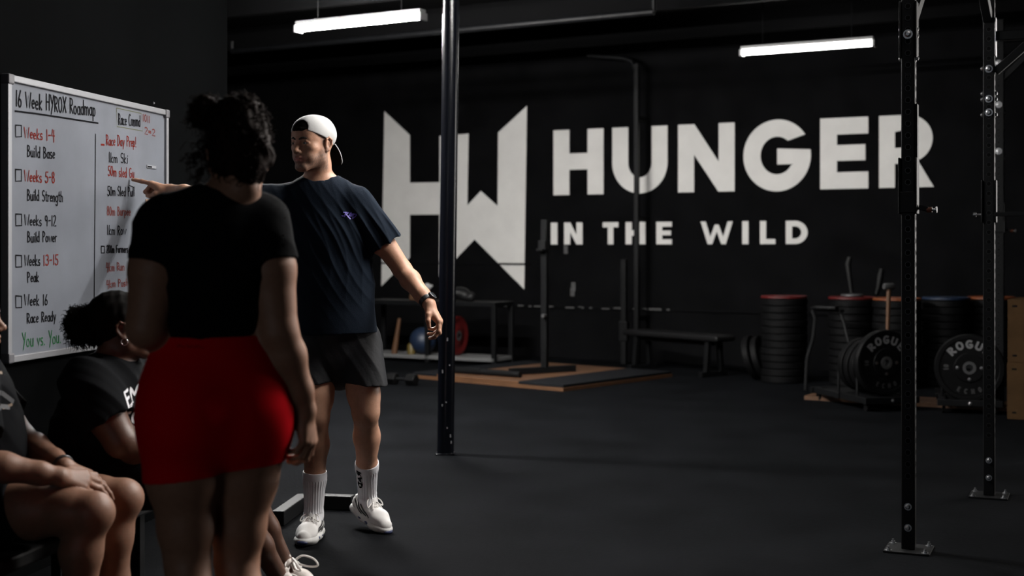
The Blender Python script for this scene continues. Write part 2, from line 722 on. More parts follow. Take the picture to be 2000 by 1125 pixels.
# the partition the whiteboard hangs on: from behind the camera to a free end
PA = np.array([-1.945, 5.06, 0.0])
PD = nrm([0.184, 0.983, 0.0])
PN = np.array([PD[1], -PD[0], 0.0])                # towards the room


def part(s, off, z):
    return PA + PD * s + PN * off + Z * z


RP = np.stack([PD, PN, Z], axis=1)
s_end = 2.19
mb = MB()
mb.box(part((s_end - 7) / 2, -.06, CEIL / 2), (s_end + 7, .12, CEIL), RP)
structure(mb.build('wall_left', M_part, origin=part(0, -.06, 0)))
mb = MB()
mb.lathe([(0, .004), (.004, .004), (.006, 0)], part(1.30, 0, 0) * [1, 1, 0] + Z * 1.98, PN, 10)
tag(mb.build('wall_screw', M_bolt, origin=part(1.30, 0, 1.98)), 'tiny bright screw in the charcoal wall past the whiteboard corner', 'screw')

# ------------------------------------------------------------------ painted sign on the back wall
WPLANE_N = N


def wallpt(px, py, off=0.003):
    Y = (WC) / (1 + .565 * (px - CX) / FPX)
    return P(px, py, Y) + N * off


def poly_mesh(loops, depth_pts):
    """fill planar loops (lists of 2D points); depth_pts maps an (n,2) array to 3D; front face plus thin edge"""
    cu = bpy.data.curves.new('outline', 'CURVE')
    cu.dimensions = '2D'
    cu.fill_mode = 'BOTH'
    for lp in loops:
        sp = cu.splines.new('POLY')
        sp.points.add(len(lp) - 1)
        for i, (x, y) in enumerate(lp):
            sp.points[i].co = (x, y, 0, 1)
        sp.use_cyclic_u = True
    ob = bpy.data.objects.new('outline', cu)
    COL.objects.link(ob)
    dg = bpy.context.evaluated_depsgraph_get()
    me = bpy.data.meshes.new_from_object(ob.evaluated_get(dg))
    v = np.array([x.co[:2] for x in me.vertices])
    f = [tuple(p.vertices) for p in me.polygons]
    bpy.data.objects.remove(ob)
    bpy.data.curves.remove(cu)
    bpy.data.meshes.remove(me)
    return depth_pts(v), f


def arc(cx, cy, rx, ry, a0, a1, n=24):
    return [(cx + rx * math.cos(math.radians(a0 + (a1 - a0) * i / n)), cy + ry * math.sin(math.radians(a0 + (a1 - a0) * i / n))) for i in range(n + 1)]


def block_letter(ch, sw, sh):
    """loops in a unit box; sw, sh: stem width and bar height as a share of the box"""
    if ch == 'H':
        c = .5 + .01
        return [[(0, 0), (sw, 0), (sw, c - sh / 2), (1 - sw, c - sh / 2), (1 - sw, 0), (1, 0), (1, 1), (1 - sw, 1), (1 - sw, c + sh / 2), (sw, c + sh / 2), (sw, 1), (0, 1)]]
    if ch == 'I':
        return [[(0, 0), (1, 0), (1, 1), (0, 1)]]
    if ch == 'L':
        return [[(0, 0), (1, 0), (1, sh), (sw, sh), (sw, 1), (0, 1)]]
    if ch == 'T':
        return [[(.5 - sw / 2, 0), (.5 + sw / 2, 0), (.5 + sw / 2, 1 - sh), (1, 1 - sh), (1, 1), (0, 1), (0, 1 - sh), (.5 - sw / 2, 1 - sh)]]
    if ch == 'E':
        return [[(0, 0), (1, 0), (1, sh), (sw, sh), (sw, .5 - sh * .45), (.94, .5 - sh * .45), (.94, .5 + sh * .5), (sw, .5 + sh * .5), (sw, 1 - sh), (1, 1 - sh), (1, 1), (0, 1)]]
    if ch == 'N':
        return [[(0, 0), (sw, 0), (sw, .55), (1 - sw * 1.02, 0), (1, 0), (1, 1), (1 - sw, 1), (1 - sw, .44), (sw * 1.02, 1), (0, 1)]]
    if ch == 'W':
        return [[(.22, 0), (.36, 0), (.5, .55), (.64, 0), (.78, 0), (1, 1), (.84, 1), (.70, .33), (.56, .86), (.44, .86), (.30, .33), (.16, 1), (0, 1)]]
    if ch == 'U':
        ro = .46
        return [[(0, 1), (0, ro)] + arc(.5, ro, .5, ro, 180, 360) + [(1, 1), (1 - sw, 1), (1 - sw, ro)] + arc(.5, ro, .5 - sw, ro - sh, 360, 180) + [(sw, 1)]]
    if ch == 'G':
        o = arc(.5, .5, .5, .515, 34, 368, 60)
        i = arc(.5, .5, .5 - sw, .515 - sh, 328, 50, 50)
        return [o + [(.5, .60), (.5, .37)] + [(.5 + (.5 - sw) * .98, .37)] + i]
    if ch == 'D':
        return [[(0, 0), (.42, 0)] + arc(.42, .5, .58, .5, -90, 90) + [(0, 1)],
                [(sw, sh), (sw, 1 - sh)] + arc(.42, .5, .58 - sw, .5 - sh, 90, -90)]
    if ch == 'R':
        return [[(0, 0), (sw, 0), (sw, .33), (.42, .33), (.68, 0), (1.0, 0), (.70, .38)] + arc(.52, .67, .46, .33, -62, 90, 20) + [(0, 1)],
                [(sw, .55), (sw, 1 - sh)] + arc(.50, .675, .20, .125, 90, -90, 14)]
    return []


def quad_map(x0, x1, yt, yb):
    """unit box -> picture quad with sloping top and bottom lines -> the wall"""
    def f(v):
        out = []
        for x, y in v:
            px = x0 + (x1 - x0) * x
            py = yb(px) + (yt(px) - yb(px)) * y
            out.append(wallpt(px, py, .003))
        return np.array(out)
    return f


sign = thing('painted_wall_lettering', 'huge white painted two-line lettering on the black back wall', 'wall lettering', room(0, 0, 1.2))
top1 = lambda x: 254.7 - .0441 * (x - 1082)
bot1 = lambda x: 381.5 - .0222 * (x - 1080)
top2 = lambda x: 435 - .008 * (x - 1076)
bot2 = lambda x: 477.5 - .002 * (x - 1076)
mb = MB()
for ch, x0, x1, sw, sh in (('H', 1081, 1179, .32, .25), ('U', 1196, 1304, .29, .24), ('N', 1324.5, 1435, .283, .25), ('G', 1452, 1584, .255, .245),
                           ('E', 1602, 1696, .35, .235), ('R', 1717, 1824, .29, .23)):
    v, f = poly_mesh(block_letter(ch, sw, sh), quad_map(x0, x1, top1, bot1))
    mb.add(v, f)
mb.build('large_lettering', M_white, sign)
for word in ((('I', 1076, 1089, 1, 1), ('N', 1102, 1138, .33, .28)),
             (('T', 1177.5, 1208, .36, .23), ('H', 1222, 1261, .31, .25), ('E', 1282, 1312.5, .38, .22)),
             (('W', 1368.5, 1431.5, .2, .2), ('I', 1449.8, 1462, 1, 1), ('L', 1484.5, 1514.5, .4, .22), ('D', 1534.8, 1577.5, .29, .24))):
    mb = MB()
    for ch, x0, x1, sw, sh in word:
        v, f = poly_mesh(block_letter(ch, sw, sh), quad_map(x0, x1, top2, bot2))
        mb.add(v, f)
    mb.build('small_lettering', M_white, sign)

emb = [(751, 217), (801, 264), (801, 357), (858.5, 356), (858.5, 265.5), (915.6, 261), (913, 401), (939.3, 373), (972, 402), (973, 259), (1029.6, 206.4),
       (1024, 565), (927, 467.6), (858, 540), (858.3, 419), (801, 419.5), (801, 503), (745, 559)]
mb = MB()
v, f = poly_mesh([emb], lambda v: np.array([wallpt(x, y) for x, y in v]))
mb.add(v, f)
tag(mb.build('painted_wall_emblem', M_white, origin=wallpt(880, 400)), 'large white angular two-letter emblem painted on the back wall behind the pole', 'wall emblem')

# ------------------------------------------------------------------ handwriting
def E(cx, cy, rx, ry, a0=0, a1=360, n=12):
    return arc(cx, cy, rx, ry, a0, a1, n)


GL = {
    ' ': (.34, []),
    '0': (.42, [E(.21, .5, .17, .48, 90, 450, 16)]),
    '1': (.22, [[(.11, 1), (.11, 0)]]),
    '2': (.42, [E(.2, .76, .17, .23, 150, -40, 8) + [(.03, 0), (.4, 0)]]),
    '3': (.42, [E(.18, .75, .17, .23, 140, -80, 8), E(.18, .27, .2, .27, 80, -150, 10)]),
    '4': (.44, [[(.1, 1), (.04, .42), (.4, .42)], [(.3, .95), (.3, -.15)]]),
    '5': (.42, [[(.38, 1), (.08, 1), (.07, .58)] + E(.18, .3, .2, .29, 110, -150, 10)]),
    '6': (.42, [[(.3, 1), (.1, .5)] + E(.21, .24, .16, .24, 160, 520, 14)]),
    '8': (.42, [E(.2, .75, .14, .23, -90, 270, 12), E(.2, .26, .17, .26, 90, 450, 12)]),
    '9': (.42, [E(.19, .74, .15, .24, 0, 360, 12) + [(.34, .6), (.32, 0)]]),
    '-': (.40, [[(.06, .48), (.34, .5)]]),
    '_': (.4, [[(.03, .02), (.36, .03)]]),
    '=': (.4, [[(.03, .32), (.34, .32)], [(.03, .55), (.34, .55)]]),
    '.': (.18, [[(.07, 0), (.1, .05)]]),
    '!': (.2, [[(.09, 1), (.09, .3)], [(.09, .05), (.1, 0)]]),
    'A': (.5, [[(.03, 0), (.25, 1), (.47, 0)], [(.1, .35), (.4, .35)]]),
    'B': (.46, [[(.06, 0), (.06, 1)], [(.06, 1)] + E(.1, .77, .24, .22, 85, -85, 7) + [(.06, .54)], [(.06, .54)] + E(.1, .27, .31, .27, 85, -85, 8) + [(.06, 0)]]),
    'C': (.44, [E(.26, .5, .22, .5, 55, 305, 12)]),
    'D': (.48, [[(.06, 0), (.06, 1)], [(.02, 1)] + E(.06, .5, .37, .5, 85, -85, 12) + [(.02, 0)]]),
    'E': (.42, [[(.38, 1), (.06, 1), (.06, 0), (.38, 0)], [(.06, .52), (.32, .52)]]),
    'F': (.42, [[(.06, 0), (.06, 1), (.38, 1)], [(.06, .52), (.32, .52)]]),
    'G': (.48, [E(.26, .5, .22, .5, 55, 330, 14) + [(.45, .42), (.26, .42)]]),
    'H': (.48, [[(.05, 0), (.05, 1)], [(.42, 0), (.42, 1)], [(.05, .5), (.42, .52)]]),
    'I': (.16, [[(.08, 0), (.08, 1)]]),
    'K': (.46, [[(.06, 0), (.06, 1)], [(.4, 1), (.07, .45), (.43, 0)]]),
    'L': (.4, [[(.06, 1), (.06, 0), (.36, 0)]]),
    'M': (.6, [[(.05, 0), (.08, 1), (.29, .35), (.5, 1), (.54, 0)]]),
    'N': (.5, [[(.05, 0), (.06, 1), (.42, 0), (.43, 1)]]),
    'O': (.5, [E(.25, .5, .21, .5, 90, 450, 16)]),
    'P': (.44, [[(.06, 0), (.06, 1)], [(.02, .98)] + E(.1, .74, .28, .25, 85, -85, 8) + [(.06, .5)]]),
    'R': (.46, [[(.06, 0), (.06, 1)], [(.02, .98)] + E(.1, .74, .28, .25, 85, -85, 8) + [(.08, .5), (.42, 0)]]),
    'S': (.44, [E(.22, .76, .17, .23, 40, 250, 9) + E(.2, .27, .2, .26, 70, -140, 9)]),
    'T': (.44, [[(.22, 0), (.22, 1)], [(0, 1), (.44, 1)]]),
    'U': (.48, [[(.05, 1), (.05, .3)] + E(.24, .3, .19, .3, 180, 360, 8) + [(.43, 1)]]),
    'V': (.46, [[(.03, 1), (.23, 0), (.43, 1)]]),
    'W': (.66, [[(.02, 1), (.16, 0), (.33, .8), (.48, 0), (.64, 1)]]),
    'X': (.46, [[(.03, 1), (.43, 0)], [(.43, 1), (.03, 0)]]),
    'Y': (.46, [[(.02, 1), (.22, .5)], [(.44, 1), (.14, -.22)]]),
    'a': (.42, [E(.2, .27, .16, .27, 20, 380, 12), [(.36, .55), (.36, .08), (.41, 0)]]),
    'b': (.42, [[(.06, 1), (.06, 0)], E(.2, .27, .15, .27, 180, 540, 12)]),
    'c': (.36, [E(.2, .27, .16, .27, 50, 310, 9)]),
    'd': (.44, [E(.2, .27, .16, .27, 20, 380, 12), [(.37, 1), (.37, 0)]]),
    'e': (.38, [[(.06, .28), (.34, .32)] + E(.2, .28, .15, .27, 20, 310, 10)]),
    'g': (.42, [E(.2, .27, .16, .27, 20, 380, 12), [(.36, .55), (.36, -.2)] + E(.22, -.2, .14, .16, 0, -160, 6)]),
    'h': (.42, [[(.06, 1), (.06, 0)], [(.06, .4)] + E(.2, .36, .14, .19, 160, 0, 6) + [(.34, 0)]]),
    'i': (.18, [[(.09, .55), (.09, 0)], [(.09, .76), (.1, .82)]]),
    'k': (.40, [[(.06, 1), (.06, 0)], [(.32, .58), (.07, .25), (.35, 0)]]),
    'l': (.18, [[(.08, 1), (.09, 0)]]),
    'm': (.62, [[(.06, .56), (.06, 0)], [(.06, .4)] + E(.18, .36, .12, .19, 160, 0, 6) + [(.3, 0)], [(.3, .4)] + E(.43, .36, .12, .19, 160, 0, 6) + [(.55, 0)]]),
    'n': (.42, [[(.06, .56), (.06, 0)], [(.06, .4)] + E(.2, .36, .14, .19, 160, 0, 6) + [(.34, 0)]]),
    'o': (.42, [E(.2, .27, .17, .27, 90, 450, 12)]),
    'p': (.42, [[(.06, .56), (.06, -.3)], E(.2, .27, .15, .27, 180, 540, 12)]),
    'r': (.32, [[(.06, .56), (.06, 0)], [(.06, .35), (.16, .53), (.29, .53)]]),
    's': (.34, [E(.17, .42, .12, .14, 40, 250, 7) + E(.16, .14, .14, .14, 70, -140, 7)]),
    't': (.32, [[(.15, .9), (.15, .08), (.28, 0)], [(.02, .58), (.3, .6)]]),
    'u': (.42, [[(.06, .56), (.06, .2)] + E(.2, .2, .14, .2, 180, 350, 7) + [(.35, .56)], [(.36, .56), (.37, 0)]]),
    'v': (.38, [[(.03, .56), (.18, 0), (.35, .56)]]),
    'w': (.54, [[(.03, .56), (.14, 0), (.27, .45), (.38, 0), (.51, .56)]]),
    'y': (.40, [[(.04, .56), (.2, .05)], [(.38, .56), (.12, -.32)]]),
}


def text_lines(txt, seed=0, jit=.03):
    """polylines and total width in units of cap height"""
    r = random.Random(seed * 31 + len(txt))
    x, out = 0.0, []
    for ch in txt:
        wd, lines = GL[ch]
        dy = r.uniform(-jit, jit)
        sc_ = 1 + r.uniform(-jit, jit)
        sh = r.uniform(-jit, jit)
        for ln in lines:
            out.append([(x + (a + sh * b), b * sc_ + dy) for a, b in ln])
        x += wd + .07
    return out, max(x - .07, .05)


def ribbon(mb, line, to3, hw, sub=None, mi=0):
    """flat stroke along a 2D polyline; to3 maps (x, y) to 3D; hw in the 2D units"""
    p = [np.array(q, float) for q in line]
    if sub:
        q = [p[0]]
        for a, b in zip(p[:-1], p[1:]):
            n = max(1, int(np.linalg.norm(b - a) / sub))
            q += [a + (b - a) * (i / n) for i in range(1, n + 1)]
        p = q
    n = len(p)
    vs = []
    for i in range(n):
        t = p[min(i + 1, n - 1)] - p[max(i - 1, 0)]
        t = t / max(np.linalg.norm(t), 1e-9)
        c = p[i] - (t * hw * .7 if i == 0 else 0) + (t * hw * .7 if i == n - 1 else 0)
        m = np.array([-t[1], t[0]]) * hw
        vs += [to3(c + m), to3(c - m)]
    mb.add(vs, [(2 * i, 2 * i + 1, 2 * i + 3, 2 * i + 2) for i in range(n - 1)], mi)


# ------------------------------------------------------------------ the whiteboard
BW, BZ0, BZ1, BT = 1.395, .853, 1.953, .022
board = thing('whiteboard', 'framed whiteboard full of handwritten training plan on the charcoal wall', 'whiteboard', part(BW / 2, 0, BZ0))


def bpt(s, z, off=BT + .001):
    return part(s, off, z)


def b_px(px, py):
    """where the line of sight through (px, py) meets the board face: (s, z)"""
    d = np.array([(px - CX) / FPX, 1.0, (HY - py) / FPX])
    o = np.array([0, 0, CAMZ])
    p0 = part(0, BT + .001, 0)
    t = ((p0 - o) @ PN) / (d @ PN)
    p = o + d * t
    return np.array([(p - PA) @ PD, p[2]])


mb = MB()
mb.box(part(BW / 2, BT / 2, (BZ0 + BZ1) / 2), (BW - .01, BT, BZ1 - BZ0 - .01), RP)
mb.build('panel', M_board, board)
mb = MB()
fw = .026
for (s0, s1, z0, z1) in ((0, BW, BZ1 - fw, BZ1), (0, BW, BZ0, BZ0 + fw), (0, fw, BZ0, BZ1), (BW - fw, BW, BZ0, BZ1)):
    mb.box(part((s0 + s1) / 2, .017, (z0 + z1) / 2), (s1 - s0, .034, z1 - z0), RP, bev=.003)
mb.build('frame', M_alu, board, label='aluminium frame')
for s, z in ((.018, BZ1 - .018), (.018, BZ0 + .018), (BW - .018, BZ1 - .018), (BW - .018, BZ0 + .018)):
    mb = MB()
    mb.box(part(s, .019, z), (.04, .04, .04), RP, bev=.006)
    mb.build('corner_cap', M_corner, board, label='dark grey plastic corner')

M_ink = {'k': (M_mblack, 'black'), 'r': (M_mred, 'red'), 'f': (M_mred2, 'faded red'), 'g': (M_mgreen, 'green'), 'o': (M_molive, 'pale olive')}


def write(txt, x0, y0, x1, y1, h, ink, seed, hw=.0027):
    a, b = b_px(x0, y0), b_px(x1, y1)
    cap = b_px(x0, y0 - h)[1] - a[1]
    cap1 = cap
    lines, wd = text_lines(txt, seed)
    mb = MB()
    for ln in lines:
        def to2(p):
            t = p[0] / wd
            return a + (b - a) * t + np.array([0, p[1] * cap])
        pts = [to2(p) for p in ln]
        ribbon(mb, pts, lambda q: bpt(q[0], q[1], BT + .0015), hw)
    mb.build('handwritten_text', M_ink[ink][0], board, label=M_ink[ink][1] + ' handwriting')


def stroke_px(pts, ink, hw=.003):
    mb = MB()
    ribbon(mb, [b_px(*p) for p in pts], lambda q: bpt(q[0], q[1], BT + .0015), hw)
    mb.build('marker_line', M_ink[ink][0], board, label=M_ink[ink][1] + ' marker line')


write('16 Week HYROX Roadmap', 30.3, 207.7, 186.6, 227, 31, 'k', 1, .0034)
stroke_px([(29.4, 217), (70, 222), (110, 228), (191.5, 240.7)], 'k', .0036)
for (x, y, c) in ((30.3, 244.5, 0), (30.3, 331, 0), (30.7, 418, 0), (30.7, 498.7, 0), (30.7, 578, 0)):
    stroke_px([(x, y), (x + 11.5, y + .5), (x + 11.8, y + 22.5), (x + .3, y + 23), (x, y)], 'k', .003)
write('Weeks 1-4', 47.3, 269.4, 107, 275, 21, 'r', 2)
write('Build Base', 53, 306, 107.5, 309.6, 21.6, 'k', 3)
write('Weeks 5-8', 47.3, 354.4, 107, 357, 22, 'r', 4)
write('Build Strength', 53, 391, 123, 394, 21, 'k', 5)
write('Weeks 9-12', 47.8, 440.4, 109.5, 440.7, 20.5, 'k', 6)
write('Build Power', 53.5, 473, 111, 472.5, 20, 'k', 7)
write('Weeks', 47.8, 519.5, 78.5, 518, 21, 'k', 8)
write('13-15', 84.5, 518, 113.8, 517, 20, 'r', 9)
write('Peak', 53.5, 550.8, 76, 550, 20, 'k', 10)
write('Week 16', 47.8, 597, 93, 595, 21, 'k', 11)
write('Race Ready', 52.6, 631, 109, 626, 20, 'k', 12)
write('You vs. You.', 43.5, 677.4, 119, 669.7, 27, 'g', 13, .0024)
stroke_px([(186.5, 262), (185.6, 400), (184, 590), (183.5, 640)], 'k', .0028)
stroke_px([(227.5, 211), (276, 221.5), (278.5, 256), (228.5, 247), (227.5, 211)], 'o', .002)
write('Race Conmd', 231, 243, 274, 247, 22, 'k', 14, .003)
write('1011', 278.5, 236, 293, 240, 13, 'f', 15, .003)
write('2=2', 282, 261, 303, 266, 13, 'f', 16, .003)
stroke_px([(197.7, 282.5), (203.5, 283)], 'r', .004)
write('Race Day Prep!', 207.3, 283, 266, 287, 20, 'r', 17)
write('1km Ski', 212, 317, 250, 319, 19, 'k', 18)
write('50m sled Gu', 211, 343.6, 262, 347, 19, 'r', 19)
write('50m Sled Pull', 210, 382, 263, 383, 18, 'k', 20)
write('80m Burpee', 209, 420.4, 255, 421, 17, 'f', 21)
write('1km Row', 209, 458.5, 246.5, 458.5, 18, 'k', 22)
stroke_px([(197.7, 481), (203.8, 481), (203.9, 494), (197.8, 494.3), (197.7, 481)], 'k', .003)
write('200m Farmers Carry', 208, 494, 268, 492, 14, 'k', 23, .0032)
write('4km Run', 207, 529.6, 243, 528, 16, 'f', 24)
write('4km Push', 208, 562, 250, 558, 14, 'f', 25)
stroke_px([(279.5, 438), (284, 434), (288, 438), (292, 430), (295, 434)], 'k', .0035)
stroke_px([(252, 362), (262, 366)], 'k', .002)



def stuck(name, px0, py0, px1, py1, m, label, cat, extra=None):
    a, b = b_px(px0, py0), b_px(px1, py1)
    r = thing(name, label, cat, bpt((a[0] + b[0]) / 2, b[1], BT))
    mb = MB()
    mb.box(part((a[0] + b[0]) / 2, BT + .002, (a[1] + b[1]) / 2), (abs(b[0] - a[0]), .003, abs(a[1] - b[1])), RP)
    mb.build('sheet', m, r)
    if extra:
        for (u0, v0, u1, v1, mm, nm) in extra:
            mb = MB()
            s0, s1 = a[0] + (b[0] - a[0]) * u0, a[0] + (b[0] - a[0]) * u1
            z0, z1 = a[1] + (b[1] - a[1]) * v0, a[1] + (b[1] - a[1]) * v1
            mb.box(part((s0 + s1) / 2, BT + .004, (z0 + z1) / 2), (abs(s1 - s0), .002, abs(z1 - z0)), RP)
            mb.build(nm, mm, r)
    return r


M_tan = mat('tan_print', (.34, .22, .15), .5, mottled=.2, mscale=30)
M_orng = mat('orange_print', (.42, .14, .05), .5)
M_pap = mat('white_paper', (.25, .26, .28), .6)
M_dkp = mat('dark_print', (.03, .03, .032), .5, mottled=.5, mscale=40)
stuck('magnet_strip', 286.6, 322, 304, 330.5, M_pap, 'white magnetic name strip at the right edge of the whiteboard', 'magnet',
      [(.05, .25, .5, .75, M_mblack, 'marker_scrawl'), (0, .9, 1, 1, M_mblack, 'edge_line')])
stuck('photo_print', 284.5, 389, 304.5, 405, M_tan, 'small tan and orange photo stuck on the whiteboard under the pointing hand', 'photo',
      [(.5, .05, .68, .95, M_pap, 'pale_figure'), (.7, .05, 1, .95, M_orng, 'orange_figure'), (.12, .5, .25, .9, M_dkp, 'dark_figure')])
stuck('photo_print', 284.5, 408, 302.5, 426, M_dkp, 'small dark photo stuck on the whiteboard below the orange photo', 'photo',
      [(.3, .2, .45, .8, M_grey, 'grey_figure'), (.6, .1, .7, .7, M_grey, 'grey_figure')])

# ------------------------------------------------------------------ tube lights
M_tube = mat('lit_tube', (1, 1, 1), .5, emit=(1.0, 0.98, 0.95), estr=TUBE_STRENGTH)
M_fix = mat('white_fixture_housing', (.35, .35, .35), .5)


M_tube_dim = mat('dimmed_lit_tube', (1, 1, 1), .5, emit=(1.0, 0.98, 0.95), estr=TUBE_STRENGTH * .06)  # dimmed so the painted word below does not overexpose


def tube_light(pa, pb, label, glow=None):
    a, b = np.asarray(pa, float), np.asarray(pb, float)
    r = thing('tube_light', label, 'ceiling light', (a + b) / 2, 'lit tube lights under the ceiling')
    ax = nrm(b - a)
    sd_ = nrm(np.cross(ax, Z))
    mb = MB()
    mb.bar(a + Z * .045, b + Z * .045, .03, .09, side=Z, bev=.006)
    mb.build('housing', M_fix, r)
    for k in (-1, 1):
        mb = MB()
        mb.tube([a + sd_ * .02 * k + ax * .02, b + sd_ * .02 * k - ax * .02], .018, 12)
        mb.build('lit_tube', glow or M_tube, r, smooth='auto', label='glowing tube')
    for e in (a, b):
        mb = MB()
        mb.bar(e - ax * .012, e + ax * .012, .06, .1, side=Z, bev=.005)
        mb.build('end_cap', M_fix, r)
    for e in (a + ax * .2, b - ax * .2):
        mb = MB()
        mb.cyl(e + Z * .05, [e[0], e[1], CEIL - .0], .004, 6)
        mb.build('hanger', M_steel_black, r)
    return r


LZ = 3.08
def lamp_at(px, py):
    Y = (LZ - CAMZ) * FPX / (HY - py)
    return P(px, py, Y)


a = lamp_at(583, 57)
tube_light(a, a + T * 1.22, 'lit tube light above the pointing man, beside the pole')
a = lamp_at(1449, 104)
tube_light(a, a + T * 1.22, 'lit tube light above the big painted word, beside the rack', M_tube_dim)
# unseen tube lights added outside the frame to brighten the painted sign
M_tube_weak = mat('weakened_lit_tube', (1, 1, 1), .5, emit=(1.0, 0.98, 0.95), estr=TUBE_STRENGTH * .45)  # weakened, as this added tube hangs close above the man
M_tube_strong = mat('boosted_lit_tube', (1, 1, 1), .5, emit=(1.0, 0.98, 0.95), estr=TUBE_STRENGTH * 1.7)  # boosted so this added tube brightens the emblem
for (u, w_, ln_, gl, lb) in ((4.0, 7.8, 1.22, M_tube_weak, 'added unseen tube light over the middle of the gym floor'), (1.2, 7.0, 1.22, M_tube_strong, 'added unseen tube light behind the end of the charcoal wall')):
    a = room(u, w_, LZ)
    tube_light(a, a + T * ln_, lb, gl)

# the hung softbox that lights the group from the right
sx_ = nrm(np.cross(_sd, Z))
su_ = np.cross(sx_, _sd)
sbx = thing('softbox', 'black softbox hung from the ceiling and aimed at the whiteboard group', 'studio light', SOFT_AT)
mb = MB()
fr, bk_ = [], []
for (i, j) in ((-1, -1), (1, -1), (1, 1), (-1, 1)):
    fr.append(SOFT_AT + sx_ * .68 * i + su_ * .53 * j + _sd * .03)
    bk_.append(SOFT_AT + sx_ * .12 * i + su_ * .10 * j - _sd * .40)
mb.add(fr + bk_, [(0, 1, 5, 4), (1, 2, 6, 5), (2, 3, 7, 6), (3, 0, 4, 7), (4, 5, 6, 7)])
mb.build('shroud', M_vinyl, sbx)
mb = MB()
mb.tube([SOFT_AT - _sd * .40, SOFT_AT - _sd * .52], .06, 14)
mb.tube([SOFT_AT - _sd * .46, (SOFT_AT - _sd * .46) * [1, 1, 0] + Z * CEIL], .014, 8)
mb.build('lamp_housing', M_steel_black, sbx, smooth='auto')

# ------------------------------------------------------------------ the pole
pb = G(870, 887)
ptop = pb + np.array([.045, 0, CEIL])
pole = thing('support_pole', 'glossy black round support pole standing left of the painted word', 'pole', pb)
mb = MB()
mb.tube([pb + Z * .004, ptop], .0525, 32)
mb.build('shaft', M_pole, pole, smooth='auto')
mb = MB()
mb.box(pb + Z * .005, (.118, .118, .01), None, bev=.003)
mb.build('foot_plate', M_pole, pole)
mb = MB()
r3 = np.random.default_rng(5)
for z in (.12, .17, .31, .33, .52, .56, .72, .08):
    p = pb + (ptop - pb) * (z / CEIL)
    th = r3.uniform(-.5, .9)
    dr = np.array([math.sin(th), -math.cos(th), 0])
    mb.box(p + dr * .0525, (.008, .003, r3.uniform(.008, .02)), np.stack([[math.cos(th), math.sin(th), 0], dr, Z], 1))
mb.build('paint_speck', mat('bare_metal_chips', (.3, .3, .31), .5, metal=.5), pole, label='bare metal paint chips')

# ------------------------------------------------------------------ racks
RA = math.radians(6)
RX = nrm(T * math.cos(RA) + N * math.sin(RA) * -1)      # rack axes, turned a little from the room
RY = np.array([RX[1], -RX[0], 0.0])
if RY @ N < 0:
    RY = -RY
RR = np.stack([RX, RY, Z], 1)


def upright(parent, base, wd, h, holes=True, plate=True, name='upright'):
    mb = MB()
    mb.bar(base + Z * .006, base + Z * h, wd, wd, side=RX, bev=.005)
    if holes:
        z = .32
        while z < h - .05:
            for d, k_ in ((RY, 3), (RX, 1)):
                mb.lathe([(.0125, .0), (.0125, .0012), (.0105, .0012)], base + Z * z + d * wd / 2, d, 10, mi=k_)
                mb.lathe([(.0105, .0008), (0, .0008)], base + Z * z + d * wd / 2, d, 10, mi=2)
            z += .05
    u = mb.build(name, [M_steel_black, M_hole, M_dark, M_hole_front], parent)
    if plate:
        mb = MB()
        mb.box(base + Z * .004, (.19, .19, .008), RR, bev=.002)
        mb.build('base_plate', M_steel_black, u)
        for sx in (-1, 1):
            for sy in (-1, 1):
                mb = MB()
                c = base + RX * .075 * sx + RY * .075 * sy
                mb.lathe([(.016, .008), (.016, .010), (.009, .010), (.009, .017), (.005, .017), (.005, .026), (0, .026)], c, Z, 8)
                mb.build('anchor_bolt', M_bolt, u, label='zinc anchor bolt')
    return u


def face_bolt(parent, c, d, r=.014):
    mb = MB()
    mb.lathe([(r * 1.45, 0), (r * 1.45, .003), (r, .003), (r * .95, .010), (r * .5, .013), (0, .013)], c, d, 12)
    mb.build('bolt', M_bolt, parent, label='zinc bolt')


p1, p2 = G(1775, 1074), G(1932, 969)
rig = thing('squat_rack', 'tall black perforated steel rack bolted to the floor at the right', 'rack', (p1 + p2) / 2)
W1 = .057
u1 = upright(rig, p1, W1, 2.74)
u2 = upright(rig, p2, W1, 2.74)
for b_, u_, zs in ((p1, u1, (2.20, .19, .10)), (p2, u2, (2.215, 1.99, 2.06, .19, .10))):
    for z in zs:
        face_bolt(u_, b_ + RY * W1 / 2 + Z * z, RY, .014 if z > .5 else .011)
for b_, u_, zs in ((p1, u1, (2.225, 2.10, 2.195)), (p2, u2, (2.22, 2.09, 2.06, 1.98))):
    for z in zs:
        face_bolt(u_, b_ + RX * W1 / 2 + Z * z, RX, .010)
        face_bolt(u_, b_ - RX * W1 / 2 + Z * z, -RX, .010)
d12 = nrm(p2 - p1)
mb = MB()
mb.bar(p1 + Z * 2.70, p2 + Z * 2.70, .057, .057, bev=.004)
mb.build('crossmember', M_steel_black, rig)
for (a_, z0, dd, l) in ((p1, 2.25, d12, .45), (p2, 2.47, -d12, .23)):
    mb = MB()
    mb.bar(a_ + Z * z0 + dd * .02, a_ + Z * (z0 + l) + dd * (l), .045, .045, bev=.004)
    mb.build('brace', M_steel_black, rig)
mb = MB()
mb.bar(p2 + Z * 2.385 + RX * .03, p2 + Z * 2.385 + RX * 1.4, .05, .05, bev=.004)
mb.build('crossmember', M_steel_black, rig)
mb = MB()
mb.bar(p2 + Z * 2.20 + RX * .03, p2 + Z * 2.385 + RX * .24, .04, .04, bev=.004)
mb.build('brace', M_steel_black, rig)
